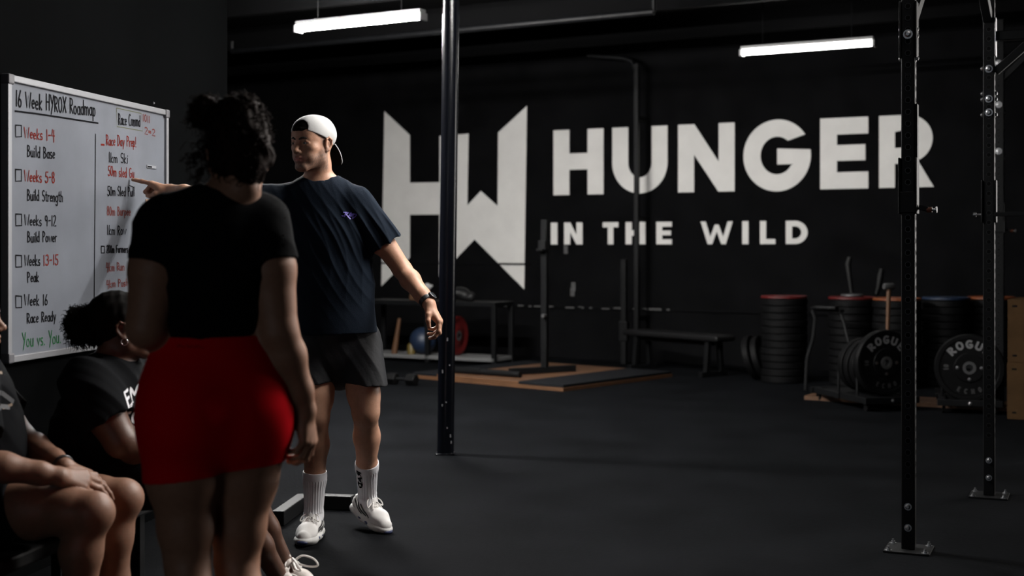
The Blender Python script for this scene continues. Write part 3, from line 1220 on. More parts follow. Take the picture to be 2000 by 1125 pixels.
# plate where the beams join the upright
mb = MB()
mb.box(p2 + RX * (W1 / 2 + .004) + Z * 2.38, (.006, .075, .2), RR, bev=.002)
mb.build('gusset_plate', M_bolt, rig, label='bare steel gusset plate')
for s_ in (-1, 1):
    mb = MB()
    mb.box(p1 + RX * s_ * (W1 / 2 + .004) + Z * 2.22, (.008, .075, .24), RR, bev=.002)
    mb.build('gusset_plate', M_steel_black, rig)
# the white stencil on the near upright: worn marks
mb = MB()
for z in (2.005, 2.02):
    for s_ in (-1, 1):
        mb.bar(p1 + RY * (W1 / 2 + .0015) + Z * (z - .016) - RX * .011 * s_, p1 + RY * (W1 / 2 + .0015) + Z * (z + .016) + RX * .011 * s_, .004, .001, side=RX)
mb.build('stencil_text', M_hole, rig)


def j_cup(base, z, label, orange=True, flip=1):
    r = thing('j_cup', label, 'rack hook', base + Z * z)
    for s_ in (-1, 1):
        mb = MB()
        mb.box(base + RX * s_ * (W1 / 2 + .006) + RY * .005 + Z * (z + .09), (.008, W1 + .03, .24), RR, bev=.003)
        mb.build('side_plate', M_steel_black, r)
    mb = MB()
    mb.box(base + RY * (W1 / 2 + .006) + Z * (z + .02), (W1 + .02, .008, .09), RR, bev=.003)
    mb.build('front_plate', M_steel_black, r)
    mb = MB()
    mb.bar(base + RX * flip * (W1 / 2 + .012) + Z * z, base + RX * flip * (W1 / 2 + .05) + Z * (z - .01), .022, .022, bev=.003)
    mb.build('hook_arm', M_steel_black, r)
    c = base + RX * flip * (W1 / 2 + .045) + Z * (z - .012)
    mb = MB()
    mb.cyl(c, c + RX * flip * .022, .012, 14)
    mb.build('grip', M_orange if orange else M_grey, r, smooth='auto', label='orange grip')
    mb = MB()
    mb.cyl(c + RX * flip * .022, c + RX * flip * .036, .006, 10)
    mb.cyl(c + RX * flip * .036, c + RX * flip * .042, .014, 12)
    mb.build('pin_head', M_bolt, r, smooth='auto', label='bare steel pin head')
    return r


j_cup(p1, 1.465, 'black rack hook with orange grip on the near rack upright')
# long strike strip above the hook
mb = MB()
mb.box(p1 + RX * (W1 / 2 + .005) + RY * .0 + Z * 1.74, (.009, .05, .33), RR, bev=.003)
tag(mb.build('rack_pad', M_steel_black, origin=p1 + RX * W1 / 2 + Z * 1.58), 'long black protector strip on the side of the near rack upright', 'pad')

# spotter arm on the second upright
r = thing('spotter_arm', 'thin black safety bar reaching right from the second rack upright', 'safety bar', p2 + Z * 1.45)
mb = MB()
mb.bar(p2 + RX * (W1 / 2 + .0) + RY * .04 + Z * 1.462, p2 + RX * 1.0 + RY * .04 + Z * 1.470, .022, .03, bev=.003)
mb.build('bar', M_steel_black, r)
for s_ in (-1, 1):
    mb = MB()
    mb.box(p2 + RX * s_ * (W1 / 2 + .005) + Z * 1.53, (.008, W1 + .02, .22), RR, bev=.003)
    mb.build('side_plate', M_steel_black, r)
mb = MB()
mb.cyl(p2 - RX * (W1 / 2) + Z * 1.462, p2 - RX * (W1 / 2 + .035) + Z * 1.462, .006, 10)
mb.cyl(p2 - RX * (W1 / 2 + .035) + Z * 1.462, p2 - RX * (W1 / 2 + .05) + Z * 1.462, .012, 12)
mb.build('pin_head', M_bolt, r, smooth='auto', label='bare steel pin head')

p3 = G(1951, 799)
rig2 = thing('squat_rack', 'farther black perforated rack upright behind the second upright', 'rack', p3)
u3 = upright(rig2, p3, .08, 3.1, True, True)
for z in (2.42, 2.75, 2.05):
    face_bolt(u3, p3 + RY * .04 + Z * z, RY, .018)
    face_bolt(u3, p3 + RX * .04 + Z * (z - .06), RX, .014)
mb = MB()
mb.bar(p3 + Z * 2.95, p3 + Z * 2.95 + RX * 1.8, .06, .06, bev=.004)
mb.bar(p3 + Z * 2.6, p3 + Z * 2.95 + RX * .35, .045, .045, bev=.004)
mb.build('brace', M_steel_black, rig2)
pf = p3 + RX * 1.8
upright(rig2, pf, .08, 3.1, False, True)
W1_ = W1
W1 = .08
j_cup(p3, 1.43, 'black rack hook with orange grip on the farther rack upright')
W1 = W1_

# ------------------------------------------------------------------ plates
def bumper(name, label, cat, R_, th, m, group=None, letters=None, rim=None):
    """plate lying flat, its axis along z, origin at its centre"""
    r = thing(name, label, cat, (0, 0, 0), group)
    mb = MB()
    h = th / 2
    mb.lathe([(.026, -h), (R_ * .46, -h), (R_ * .50, -h * .55), (R_ * .80, -h * .55), (R_ * .84, -h), (R_ * .97, -h), (R_, -h * .75), (R_, h * .75), (R_ * .97, h),
              (R_ * .84, h), (R_ * .80, h * .55), (R_ * .50, h * .55), (R_ * .46, h), (.026, h)], (0, 0, 0), Z, 48)
    mb.build('rubber_disc', m, r, smooth='auto')
    mb = MB()
    mb.lathe([(.026, -h * 1.04), (.058, -h * 1.04), (.058, h * 1.04), (.026, h * 1.04)], (0, 0, 0), Z, 28)
    mb.build('steel_hub', M_hub, r, smooth='auto')
    return r


PR, PT = .218, .062
proto = bumper('bumper_plate', 'black bumper plate', 'weight plate', PR, PT, M_rubber)
prot_col = {}
for k, m in (('red', M_red), ('orange', M_orange), ('blue', M_blue)):
    prot_col[k] = bumper('bumper_plate', k + ' plate', 'weight plate', PR, PT * .38, m)
used = set()


def put_plate(kind, loc, rot, label, group=None):
    src = proto if kind == 'black' else prot_col[kind]
    if kind not in used:
        used.add(kind)
        src.location = tuple(float(x) for x in loc)
        src.rotation_euler = rot
        src['label'] = label
        if group:
            src['group'] = group
        return src
    return dup(src, loc, rot, label, group)


stacks = ((1531, 745, 12, ('red',), 'the tall stack topped by one red plate'),
          (1664, 750, 12, ('red',), 'the stack beside the sledgehammer'),
          (1752, 756, 12, ('orange',), 'the stack behind the near upright'),
          (1848, 752, 12, ('blue',), 'the stack with a blue top plate'),
          (1936, 750, 12, ('orange',), 'the stack behind the farther uprights'))
rs = random.Random(4)
stack_pos = []
for (px, py, n, tops, what) in stacks:
    b = G(px, py)
    stack_pos.append(b)
    z = 0
    for i in range(n):
        c = b + np.array([rs.uniform(-.006, .006), rs.uniform(-.006, .006), z + PT / 2 + .001])
        put_plate('black', c, (0, 0, rs.uniform(0, 6)), 'black bumper plate in ' + what, 'black plates in ' + what)
        z += PT * 1.04 + .002
    for t_ in tops:
        put_plate(t_, b + Z * (z + PT * .19 + .001), (0, 0, 0), {'red': 'thin red bumper plate on top of ', 'orange': 'thin orange bumper plate on top of ', 'blue': 'thin blue bumper plate on top of '}[t_] + what)
        z += PT * .38 + .003
# a steel disc on the second stack
b = stack_pos[1] + Z * (12 * (PT * 1.04 + .002) + PT * .40 + .012)
mb = MB()
mb.lathe([(.02, -.011), (.1, -.011), (.105, -.006), (.105, .006), (.1, .011), (.02, .011), (.02, -.011)], b, Z, 32)
tag(mb.build('change_plate', M_hub, origin=b - Z * .011, smooth='auto'), 'small pale steel plate lying on the red plate beside the sledgehammer', 'weight plate')

# two plates leaning on the tall stack
b = G(1458, 740)
for i in range(2):
    ax = nrm(T * 1.0 + Z * .30)
    c = b + T * (.07 + i * .085) + Z * (PR * .955 + .004)
    q = Vector(ax).to_track_quat('Z', 'Y').to_euler()
    put_plate('black', c, q, ('outer' if i == 0 else 'inner') + ' of the two black plates leaning beside the tall plate stack', None)

# ------------------------------------------------------------------ the two plate carts
def arc_letters(mb, txt, c, ex, ey, rad, h, a0, a1, hw, off, inward=False):
    """letters standing on an arc around c in the plane ex, ey"""
    nrm_ = np.cross(ex, ey)
    n = len(txt)
    for i, ch in enumerate(txt):
        ang = math.radians(a0 + (a1 - a0) * (i / max(n - 1, 1)))
        rd = ex * math.cos(ang) + ey * math.sin(ang)
        up = -rd if inward else rd
        tx = np.cross(up, nrm_)
        wd, lines = GL[ch]
        o_ = c + rd * rad + nrm_ * off
        for ln in lines:
            ribbon(mb, [((a_ - wd / 2) * h * (1.9 if len(txt) == 5 else 1.25), b_ * h) for a_, b_ in ln], lambda q: o_ + tx * q[0] + up * q[1], hw)


M_ring = mat('embossed_rubber_ring', (.02, .02, .022), .35)


def cart(px, py, floor_py, nx, label_p, label_c, side, R_=.262):
    Yc = YF(floor_py)
    f = nrm([nx, -1.0, 0])
    c = P(px, py, Yc)
    base = np.array([c[0], c[1], 0])
    sx = np.array([-f[1], f[0], 0])
    sx = -sx if sx[0] < 0 else sx
    # front plate with its lettering
    r = thing('bumper_plate', label_p, 'weight plate', c)
    h = .035
    mb = MB()
    mb.lathe([(.026, -h), (R_ * .97, -h), (R_, -h * .7), (R_, h * .7), (R_ * .97, h), (R_ * .86, h), (R_ * .84, h * .8), (R_ * .44, h * .8), (R_ * .42, h), (.03, h)], c, f, 56)
    mb.build('rubber_disc', M_rubber, r, smooth='auto')
    mb = MB()
    mb.lathe([(.026, -h * 1.02), (.028, h * 1.10), (.050, h * 1.10), (.050, h * .7)], c, f, 32)
    mb.build('steel_hub', M_hub, r, smooth='auto', label='steel hub')
    mb = MB()
    arc_letters(mb, 'ROGUE', c, sx, Z, R_ * .60, R_ * .20, 136, 44, .0085, h * .8 + .002)
    mb.build('raised_lettering', M_pltxt, r, label='pale raised lettering')
    mb = MB()
    arc_letters(mb, 'ECHO', c, sx, Z, R_ * .76, R_ * .12, 245, 295, .005, h * .8 + .002, True)
    arc_letters(mb, '10', c, sx, Z, R_ * .60, R_ * .12, 184, 176, .005, h * .8 + .002)
    arc_letters(mb, '10', c, sx, Z, R_ * .60, R_ * .12, 4, -4, .005, h * .8 + .002)
    mb.build('small_lettering', mat('dim_plate_lettering', (.035, .035, .036), .6), r, label='dim small lettering')
    mb = MB()
    for a_ in (180, 0, 270):
        d = sx * math.cos(math.radians(a_)) + Z * math.sin(math.radians(a_))
        mb.lathe([(.013, 0), (.013, .004), (0, .006)], c + d * R_ * .34 + f * h, f, 10)
    mb.build('hub_bolt', M_bolt, r, smooth='auto', label='zinc hub bolt')
    # the cart that carries it
    k = thing('plate_cart', label_c, 'plate cart', base)
    L_ = .75
    zt = c[2] - R_
    mb = MB()
    for s_ in (-1, 1):
        mb.bar(base + sx * s_ * .20 + f * .10 + Z * .085, base + sx * s_ * .20 - f * L_ + Z * .085, .05, .05, bev=.004)
    for d in (.10, -.32, -L_):
        mb.bar(base - sx * .24 + f * d + Z * .085, base + sx * .24 + f * d + Z * .085, .05, .05, bev=.004)
    mb.box(base - f * .3 + Z * (zt * .5 + .045), (.30, .78, max(zt - .10, .01)), np.stack([sx, f, Z], 1), bev=.003)
    mb.build('frame', M_steel_black, k)
    for s_ in (-1, 1):
        for d in (.06, -L_ + .05):
            mb = MB()
            q = base + sx * s_ * .19 + f * d + Z * .031
            mb.cyl(q - sx * .012, q + sx * .012, .031, 16)
            mb.build('caster', M_rubber, k, smooth='auto')
    for d in (-.07, -.36):
        for s_ in (-1, 1):
            mb = MB()
            mb.tube([base + sx * .20 * s_ + f * d + Z * .09, base + sx * .20 * s_ + f * d + Z * .30, base + sx * .14 * s_ + f * d + Z * .36], .012, 8)
            mb.build('divider', M_steel_black, k, smooth='auto')
    face_bolt(k, base + f * .125 + Z * .085, f, .010)
    # more plates standing behind
    for i in range(3):
        cc = c - f * (.145 + i * .09) + Z * 0
        put_plate('black', cc - Z * (R_ - PR), Vector(f).to_track_quat('Z', 'Y').to_euler(),
                  'plain black plate standing behind the lettered plate on the ' + side + ' cart', 'black plates standing on the ' + side + ' cart')
    return c, f, sx, base


c1, f1, s1, b1 = cart(1727, 708, 800, .285, 'lettered black bumper plate on the cart behind the near rack upright', 'low black plate cart behind the near rack upright', 'left')
c2, f2, s2, b2 = cart(1893, 718, 806, -.30, 'lettered black bumper plate on the cart between the two right uprights', 'low black plate cart between the two right uprights', 'right')

# sledgehammer standing behind the left cart's plate
hb = P(1733, 650, c1[1] + .09)
hm = thing('sledgehammer', 'wooden handled sledgehammer standing head up behind the lettered plate', 'sledgehammer', [hb[0], hb[1] - .0, .11])
h0 = P(1731, 742, c1[1] + .085)
h1 = P(1736, 562, c1[1] + .10)
mb = MB()
mb.tube([h0 * [1, 1, 0] + Z * .12, h0 * .5 + h1 * .5, h1], [.015, .015, .018], 12)
mb.build('handle', M_wood, hm, smooth='auto', label='wooden handle')
mb = MB()
mb.lathe([(0, -.045), (.022, -.045), (.026, -.038), (.026, .038), (.022, .045), (0, .045)], h1 + Z * .01, s1, 16)
mb.build('hammer_head', M_hub, hm, smooth='auto', label='grey steel head')

# ------------------------------------------------------------------ plywood boxes
def plyo(px, py, size, z0, label, Y=None):
    r_ = G(px, py)
    r = thing('plyo_box', label, 'plyo box', r_ + Z * z0, 'stacked plywood boxes')
    wx, wy, h = size
    cx_ = T
    cy_ = np.array([-cx_[1], cx_[0], 0])
    R = np.stack([cx_, cy_, Z], 1)
    o = r_ + Z * z0
    t = .018
    for d, nm in ((t / 2, 'front_panel'), (wy - t / 2, 'back_panel')):
        mb = MB()
        mb.box(o + cx_ * wx / 2 + cy_ * d + Z * h / 2, (wx, t, h), R, bev=.002)
        mb.build(nm, M_woodpale, r)
    for d in (t / 2, wx - t / 2):
        mb = MB()
        mb.box(o + cx_ * d + cy_ * wy / 2 + Z * h / 2, (t - .001, wy - 2 * t, h), R, bev=.002)
        mb.build('side_panel', M_woodpale, r)
    mb = MB()
    mb.box(o + cx_ * wx / 2 + cy_ * wy / 2 + Z * (h - t / 2 - .001), (wx - 2 * t, wy - 2 * t, t), R)
    mb.build('lid_panel', M_woodpale, r)
    for sx_, sz, ln in ((.05, h - .05, .035), (.05, .05, .03), (wx - .06, h - .05, .035)):
        mb = MB()
        mb.box(o + cx_ * sx_ - cy_ * .0005 + Z * sz, (ln, .002, .014), R)
        mb.build('worn_stain', M_dark, r, label='dark worn mark')
    return r


plyo(1967, 818, (.76, .5, .425), 0.0, 'scuffed plywood box at the bottom of the right edge pair')
plyo(1968, 818, (.75, .5, .47), .427, 'scuffed plywood box stacked on top of the other plywood box')

# ------------------------------------------------------------------ lifting platform with a stand
A0 = G(1100, 765)
e1 = nrm([.65, .76, 0])
e2 = nrm([-.76, .65, 0])
RPf = np.stack([e1, e2, Z], 1)


def pf_(a, b, z=0.0):
    return A0 + e1 * a + e2 * b + Z * z


plat = thing('lifting_platform', 'low lifting platform of rubber tiles around a brown wood centre', 'lifting platform', pf_(1.0, 1.0))
mb = MB()
mb.box(pf_(.87, .95, .016), (1.74, 1.90, .032), RPf)
mb.build('plywood_base', M_wood, plat, label='brown plywood base')
mb = MB()
mb.box(pf_(.87, .27, .046), (1.72, .52, .026), RPf, bev=.004)
mb.build('rubber_tile', M_rubtile, plat)
mb = MB()
mb.box(pf_(.87, 1.73, .046), (1.72, .32, .026), RPf, bev=.004)
mb.build('rubber_tile', M_rubtile, plat)
mb = MB()
mb.box(pf_(.87, 1.05, .044), (1.72, 1.03, .022), RPf, bev=.002)
mb.build('wood_centre', M_wood, plat, label='brown wood centre')

sb = np.array([.32, 13.0, 0.056])
st = thing('squat_stand', 'slim black squat stand post standing on the lifting platform', 'squat stand', sb)
mb = MB()
mb.bar(sb + Z * .05, [sb[0], sb[1], 1.555], .06, .06, side=T, bev=.004)
mb.build('post', M_steel_black, st)
mb = MB()
mb.bar(np.array([-.02, 12.80, .09]), np.array([.62, 13.18, .09]), .06, .06, bev=.004)
mb.build('foot_bar', M_steel_black, st)
mb = MB()
c = sb + N * .03 + Z * (.62 - .056) + T * .02
mb.cyl(c, c + N * .05, .018, 12)
mb.build('locking_pin', M_hub, st, smooth='auto', label='bright steel pin')
mb = MB()
mb.box(sb * [1, 1, 0] + N * .05 + Z * 1.30, (.08, .04, .10), Rr, bev=.004)
mb.box(sb * [1, 1, 0] + N * .09 + Z * 1.26, (.07, .06, .02), Rr, bev=.004)
mb.build('bar_hook', M_steel_black, st)
mb = MB()
mb.tube([np.array([-.66, 13.10, .085]), np.array([.08, 12.55, .085])], .03, 12)
mb.tube([np.array([-.66, 13.10, .085]), np.array([-.30, 12.83, .085])], .036, 12)
tag(mb.build('steel_bar', M_steel_black, origin=np.array([-.3, 12.8, .055]), smooth='auto'), 'thick black steel bar lying across the wood of the lifting platform', 'bar')

# second platform under the carts
mb = MB()
q0 = G(1568, 782)
mb.box(q0 + T * 1.15 + N * -.24 + Z * .018, (2.3, .40, .034), Rr)
tag(mb.build('floor_board', M_wood, origin=q0 + T * 1.15), 'long brown plywood board on the floor before the plate stacks', 'board')

# ------------------------------------------------------------------ flat bench by the back wall
ba, bb = np.array([1.30, 14.15, 0]), np.array([2.08, 13.15, 0])
bd = nrm(bb - ba)
bs = np.array([-bd[1], bd[0], 0])
RB = np.stack([bd, bs, Z], 1)
bench = thing('flat_bench', 'black flat exercise bench against the back wall under the painted word', 'bench', (ba + bb) / 2)
mb = MB()
mb.box((ba + bb) / 2 + Z * .385, (np.linalg.norm(bb - ba) + .1, .27, .06), RB, bev=.02)
mb.build('seat_pad', M_vinyl, bench)
for e, s_ in ((ba, 1), (bb, -1)):
    q = e + bd * .12 * s_
    mb = MB()
    for t_ in (-.11, .11):
        mb.bar(q + bs * t_ + Z * .0, q + bs * t_ * .7 + Z * .355, .05, .05, side=bd, bev=.004)
    mb.bar(q - bs * .19 + Z * .026, q + bs * .19 + Z * .026, .05, .05, bev=.004)
    mb.build('leg_frame', M_steel_black, bench)
mb = MB()
mb.bar(ba + bd * .12 + Z * .33, bb - bd * .12 + Z * .33, .05, .05, bev=.004)
mb.build('spine', M_steel_black, bench)

# wall-mounted pull-up frame by the bench
wr = thing('wall_pull_up_frame', 'black wall-mounted pull-up frame rising behind the painted word', 'pull-up frame', wallpt(1262, 690, .25) * [1, 1, 0])
q = wallpt(1265, 690, .30) * [1, 1, 0]
q2 = wallpt(1245, 690, .36) * [1, 1, 0]
mb = MB()
mb.bar(q, q + Z * 3.3, .05, .05, side=T, bev=.004)
mb.build('upright', M_steel_black, wr)
mb = MB()
mb.bar(q2, q2 + Z * 1.15, .06, .06, side=T, bev=.004)
mb.box(q2 + Z * .36, (.1, .08, .22), Rr, bev=.01)
mb.build('lower_post', M_steel_black, wr)
mb = MB()
mb.tube([q + Z * 3.2, q + Z * 3.33 - T * .06, q + Z * 3.37 - T * .16, q + Z * 3.43 - T * .6], .024, 10)
mb.build('bent_arm', M_steel_black, wr, smooth='auto')
mb = MB()
for z in (.5, 1.6, 2.7):
    mb.bar(q + Z * z, q - N * .29 + Z * z, .05, .05, bev=.003)
mb.build('wall_bracket', M_steel_black, wr)

Yk = 12.0
# bent-leg steel stand between the stacks
k = thing('tubular_stand', 'dark tubular stand with bent legs between the two red-topped plate stacks', 'stand', P(1615, 715, Yk) * [1, 1, 0])
mb = MB()
for pts in ([(1586, 604), (1592, 622), (1588, 660), (1576, 700), (1573, 757)], [(1640, 606), (1648, 632), (1655, 660), (1664, 690), (1670, 757)]):
    pp = [P(x, y, Yk - .05 * i) for i, (x, y) in enumerate(pts)]
    pp[-1][2] = .016
    mb.tube(pp, .016, 8)
mb.tube([P(1582, 603, Yk), P(1600, 603, Yk), P(1640, 606, Yk + .02), P(1648, 606, Yk + .02)], .018, 8)
mb.build('leg_frame', M_steel_black, k, smooth='auto')
mb = MB()
mb.box(P(1612, 601, Yk), (.22, .10, .03), Rr, bev=.01)
mb.build('top_plate', M_steel_black, k)
# hanging straps on the wall
for pts, lb in (([(1660, 502), (1656, 515), (1659, 540), (1664, 575)], 'grey strap hanging on the back wall above the plate stacks'),
                ([(1722, 525), (1719, 540), (1716, 560), (1712, 574)], 'short brown strap hanging on the back wall beside the near upright')):
    mb = MB()
    mb.tube([wallpt(x, y, .02) for x, y in pts], [.018, .024, .018, .012], 8)
    tag(mb.build('hanging_strap', M_strap, origin=wallpt(*pts[-1]), smooth='auto'), lb, 'strap', None)

# ------------------------------------------------------------------ storage rack and clutter at the back left
Yr = 15.15
rk = thing('storage_rack', 'low black storage rack with white base shelf behind the pole', 'storage rack', P(850, 705, Yr) * [1, 1, 0])
ra, rb_ = P(728, 700, Yr + .25) * [1, 1, 0], P(985, 700, Yr - .55) * [1, 1, 0]
rd = nrm(rb_ - ra)
rsd = np.array([rd[1], -rd[0], 0.0])
rsd = rsd if rsd[1] < 0 else -rsd
RK = np.stack([rd, rsd, Z], 1)
rl = np.linalg.norm(rb_ - ra)
mb = MB()
mb.box((ra + rb_) / 2 + Z * .66, (rl, .45, .05), RK, bev=.005)
mb.build('top_shelf', M_steel_black, rk)
mb = MB()
mb.box((ra + rb_) / 2 + Z * .06, (rl, .45, .04), RK, bev=.005)
mb.build('base_shelf', mat('white_laminate', (.12, .12, .12), .5), rk, label='white base shelf')
for s_ in (.02, rl / 2, rl - .02):
    for d in (-.2, .2):
        mb = MB()
        mb.bar(ra + rd * s_ + rsd * d, ra + rd * s_ + rsd * d + Z * .64, .05, .05, side=rd, bev=.004)
        mb.build('leg', M_steel_black, rk)
z0 = .081
def on_shelf(px, off=.1):
    s_ = ((P(px, 650, Yr) - ra) @ rd)
    return ra + rd * s_ + rsd * off
q = on_shelf(842, .08)
mb = MB()
mb.sphere(q + Z * (z0 + .15), .15, 28, 18)
tag(mb.build('medicine_ball', M_blue, origin=q + Z * z0, smooth=True), 'dull blue medicine ball on the low shelf left of the pole', 'medicine ball')
q = on_shelf(905, .06)
for i, (kk, lb) in enumerate((('blue', 'blue plate standing on the low shelf right of the pole'), ('red', 'red plate standing on the low shelf right of the pole'))):
    put_plate(kk, q + rd * (.00 + i * .12) + Z * (z0 + PR + .002), Vector(rd).to_track_quat('Z', 'Y').to_euler(), lb)
q = on_shelf(822, .16)
mb = MB()
mb.lathe([(0, 0), (.045, 0), (.045, .10), (.02, .13), (0, .13)], q + Z * z0, Z, 14)
tag(mb.build('yellow_pot', M_yellow, origin=q + Z * z0, smooth='auto'), 'small yellow pot on the low shelf beside the blue ball', 'pot')
q = on_shelf(785, .17)
mb = MB()
mb.tube([q - rd * .03 + Z * z0, q + rd * .04 + rsd * 0 + Z * .48], [.035, .018], 12)
tag(mb.build('wooden_club', M_wood, origin=q + Z * z0, smooth='auto'), 'brown wooden club leaning on the low shelf beside the man', 'club')
q = on_shelf(836, .05)
mb = MB()
mb.box(q + Z * (.685 + .04), (.24, .16, .08), RK, bev=.01)
tag(mb.build('storage_box', M_wood, origin=q + Z * .686), 'brown box on the storage rack beside the wrist of the man', 'box')
sdx = SD()
sdx.cone(q - rd * .10 + Z * .78, q + rd * .07 + Z * .84, .03, .045, .03).cone(q + rd * .05 + Z * .80, q + rd * .13 + Z * .85, .04, .015, .03).cut(q + Z * .768, -Z)
tw = thing('crumpled_cloth', 'crumpled white cloth on top of the brown box', 'cloth', q + Z * .766)
sd_obj('fabric', sdx, .008, M_cloth, tw, lambda Q: wob(Q, 30, 3) * .008)
q = on_shelf(928, .05)
sdx = SD()
sdx.cone(q - rd * .16 + Z * .75, q + rd * .16 + Z * .735, .06, .05, .03).ell(q + Z * .78, (.12, .1, .07), None, .04).cut(q + Z * .688, -Z)
tw = thing('gym_bag', 'small dark gym bag slumped on the storage rack right of the pole', 'bag', q + Z * .686)
sd_obj('fabric', sdx, .01, M_vinyl, tw, lambda Q: wob(Q, 25, 4) * .008)
# dumbbell on the floor near the rack
q = G(785, 752)
db = thing('dumbbell', 'black dumbbell on the floor behind the man beside the platform', 'dumbbell', q)
for s_ in (-1, 1):
    mb = MB()
    mb.lathe([(0, -.05), (.05, -.05), (.06, -.04), (.06, .04), (.05, .05), (0, .05)], q + T * s_ * .11 + Z * .055, T, 6)
    mb.build('weight_head', M_rubber, db)
mb = MB()
mb.cyl(q - T * .07 + Z * .055, q + T * .07 + Z * .055, .015, 12)
mb.build('grip', M_steel_black, db, smooth='auto')

# ------------------------------------------------------------------ low steel bars on the floor behind the man's feet
bar1 = thing('floor_rail', 'low black square steel rail on the floor behind the feet of the man', 'rail', G(620, 995))
mb = MB()
a, b, c = G(690, 996), G(592, 992), G(543, 1028)
for q in (a, b, c):
    q[2] = .036
mb.bar(a, b, .07, .06, bev=.005)
mb.build('long_rail', M_steel_black, bar1)
mb = MB()
mb.bar(b, c, .07, .06, bev=.005)
mb.build('side_rail', M_steel_black, bar1)

# ------------------------------------------------------------------ bench along the charcoal wall, and a post with a cap
bench2 = thing('long_bench', 'long low black bench along the charcoal wall under the seated people', 'bench', part(-.9, .38, 0))
mb = MB()
mb.box(part(-1.0, .40, .335), (2.2, .44, .05), RP, bev=.01)
mb.build('seat_board', M_vinyl, bench2)
for s_ in (-1.95, -.95, .0):
    mb = MB()
    for d in (.24, .56):
        mb.bar(part(s_, d, 0), part(s_, d, .31), .04, .04, side=PD, bev=.003)
    mb.bar(part(s_, .24, .28), part(s_, .56, .28), .04, .04, bev=.003)
    mb.build('leg_frame', M_steel_black, bench2)

# ------------------------------------------------------------------ people
def skin(name, rough=.5, sss=.06):
    return mat(name, (.5, .3, .2), rough, spec=.35, attr='tint', sss=sss, mottled=.07, mscale=60, bump=.12, bscale=300)


M_skinA = skin('fair_skin', .48)
M_skinB = skin('brown_skin', .5)
M_skinC = skin('dark_brown_skin', .45)
M_skinD = skin('tan_skin', .5)
M_eye = mat('eye_white', (.6, .58, .55), .2)
M_iris = mat('dark_iris', (.02, .013, .01), .15)
M_brow = mat('dark_brow_hair', (.025, .016, .011), .7)
M_hairB = mat('dark_brown_curly_hair', (.014, .0075, .0055), .7, spec=.05)
M_hairC = mat('black_curly_hair', (.005, .0044, .0042), .75, spec=.04)
M_tee = mat('navy_cotton', (.0085, .0128, .0205), .9, spec=.05, bump=.2, bscale=400)
M_teeb = mat('black_cotton', (.0055, .006, .007), .9, spec=.04, bump=.2, bscale=400)
M_short = mat('charcoal_nylon', (.009, .0098, .012), .6, spec=.2, bump=.15, bscale=50)
M_red_s = mat('red_seamless_knit', (.68, .0025, .010), .8, spec=.03, bump=.12, bscale=600)
M_cap = mat('white_cap_cotton', (.40, .40, .40), .8, bump=.1, bscale=500)
M_capin = mat('black_cap_lining', (.004, .004, .004), .95, spec=.02)
M_sock = mat('white_ribbed_sock', (.62, .62, .65), .85)
M_shoe = mat('white_mesh_shoe', (.60, .59, .58), .75, bump=.10, bscale=400)
M_sole = mat('off_white_foam_sole', (.52, .52, .51), .6)
M_navy = mat('navy_rubber', (.02, .03, .085), .5)
M_shoeblack = mat('black_shoe_stripe', (.012, .012, .014), .5)
M_lace = mat('white_lace', (.68, .66, .64), .8)
M_watch = mat('black_watch_strap', (.012, .012, .013), .4)
M_glass = mat('watch_glass', (.03, .035, .04), .1, spec=.8)
M_logo = mat('purple_print', (.11, .085, .42), .6)
M_print = mat('white_print', (.55, .55, .58), .6)
M_gold = mat('gold_print', (.10, .06, .025), .6)
M_gprint = mat('grey_print', (.016, .018, .022), .6)
M_fprint = mat('faint_pink_print', (.42, .012, .018), .8, spec=.05)
M_ring = mat('silver_ring', (.6, .6, .6), .25, metal=1.0)


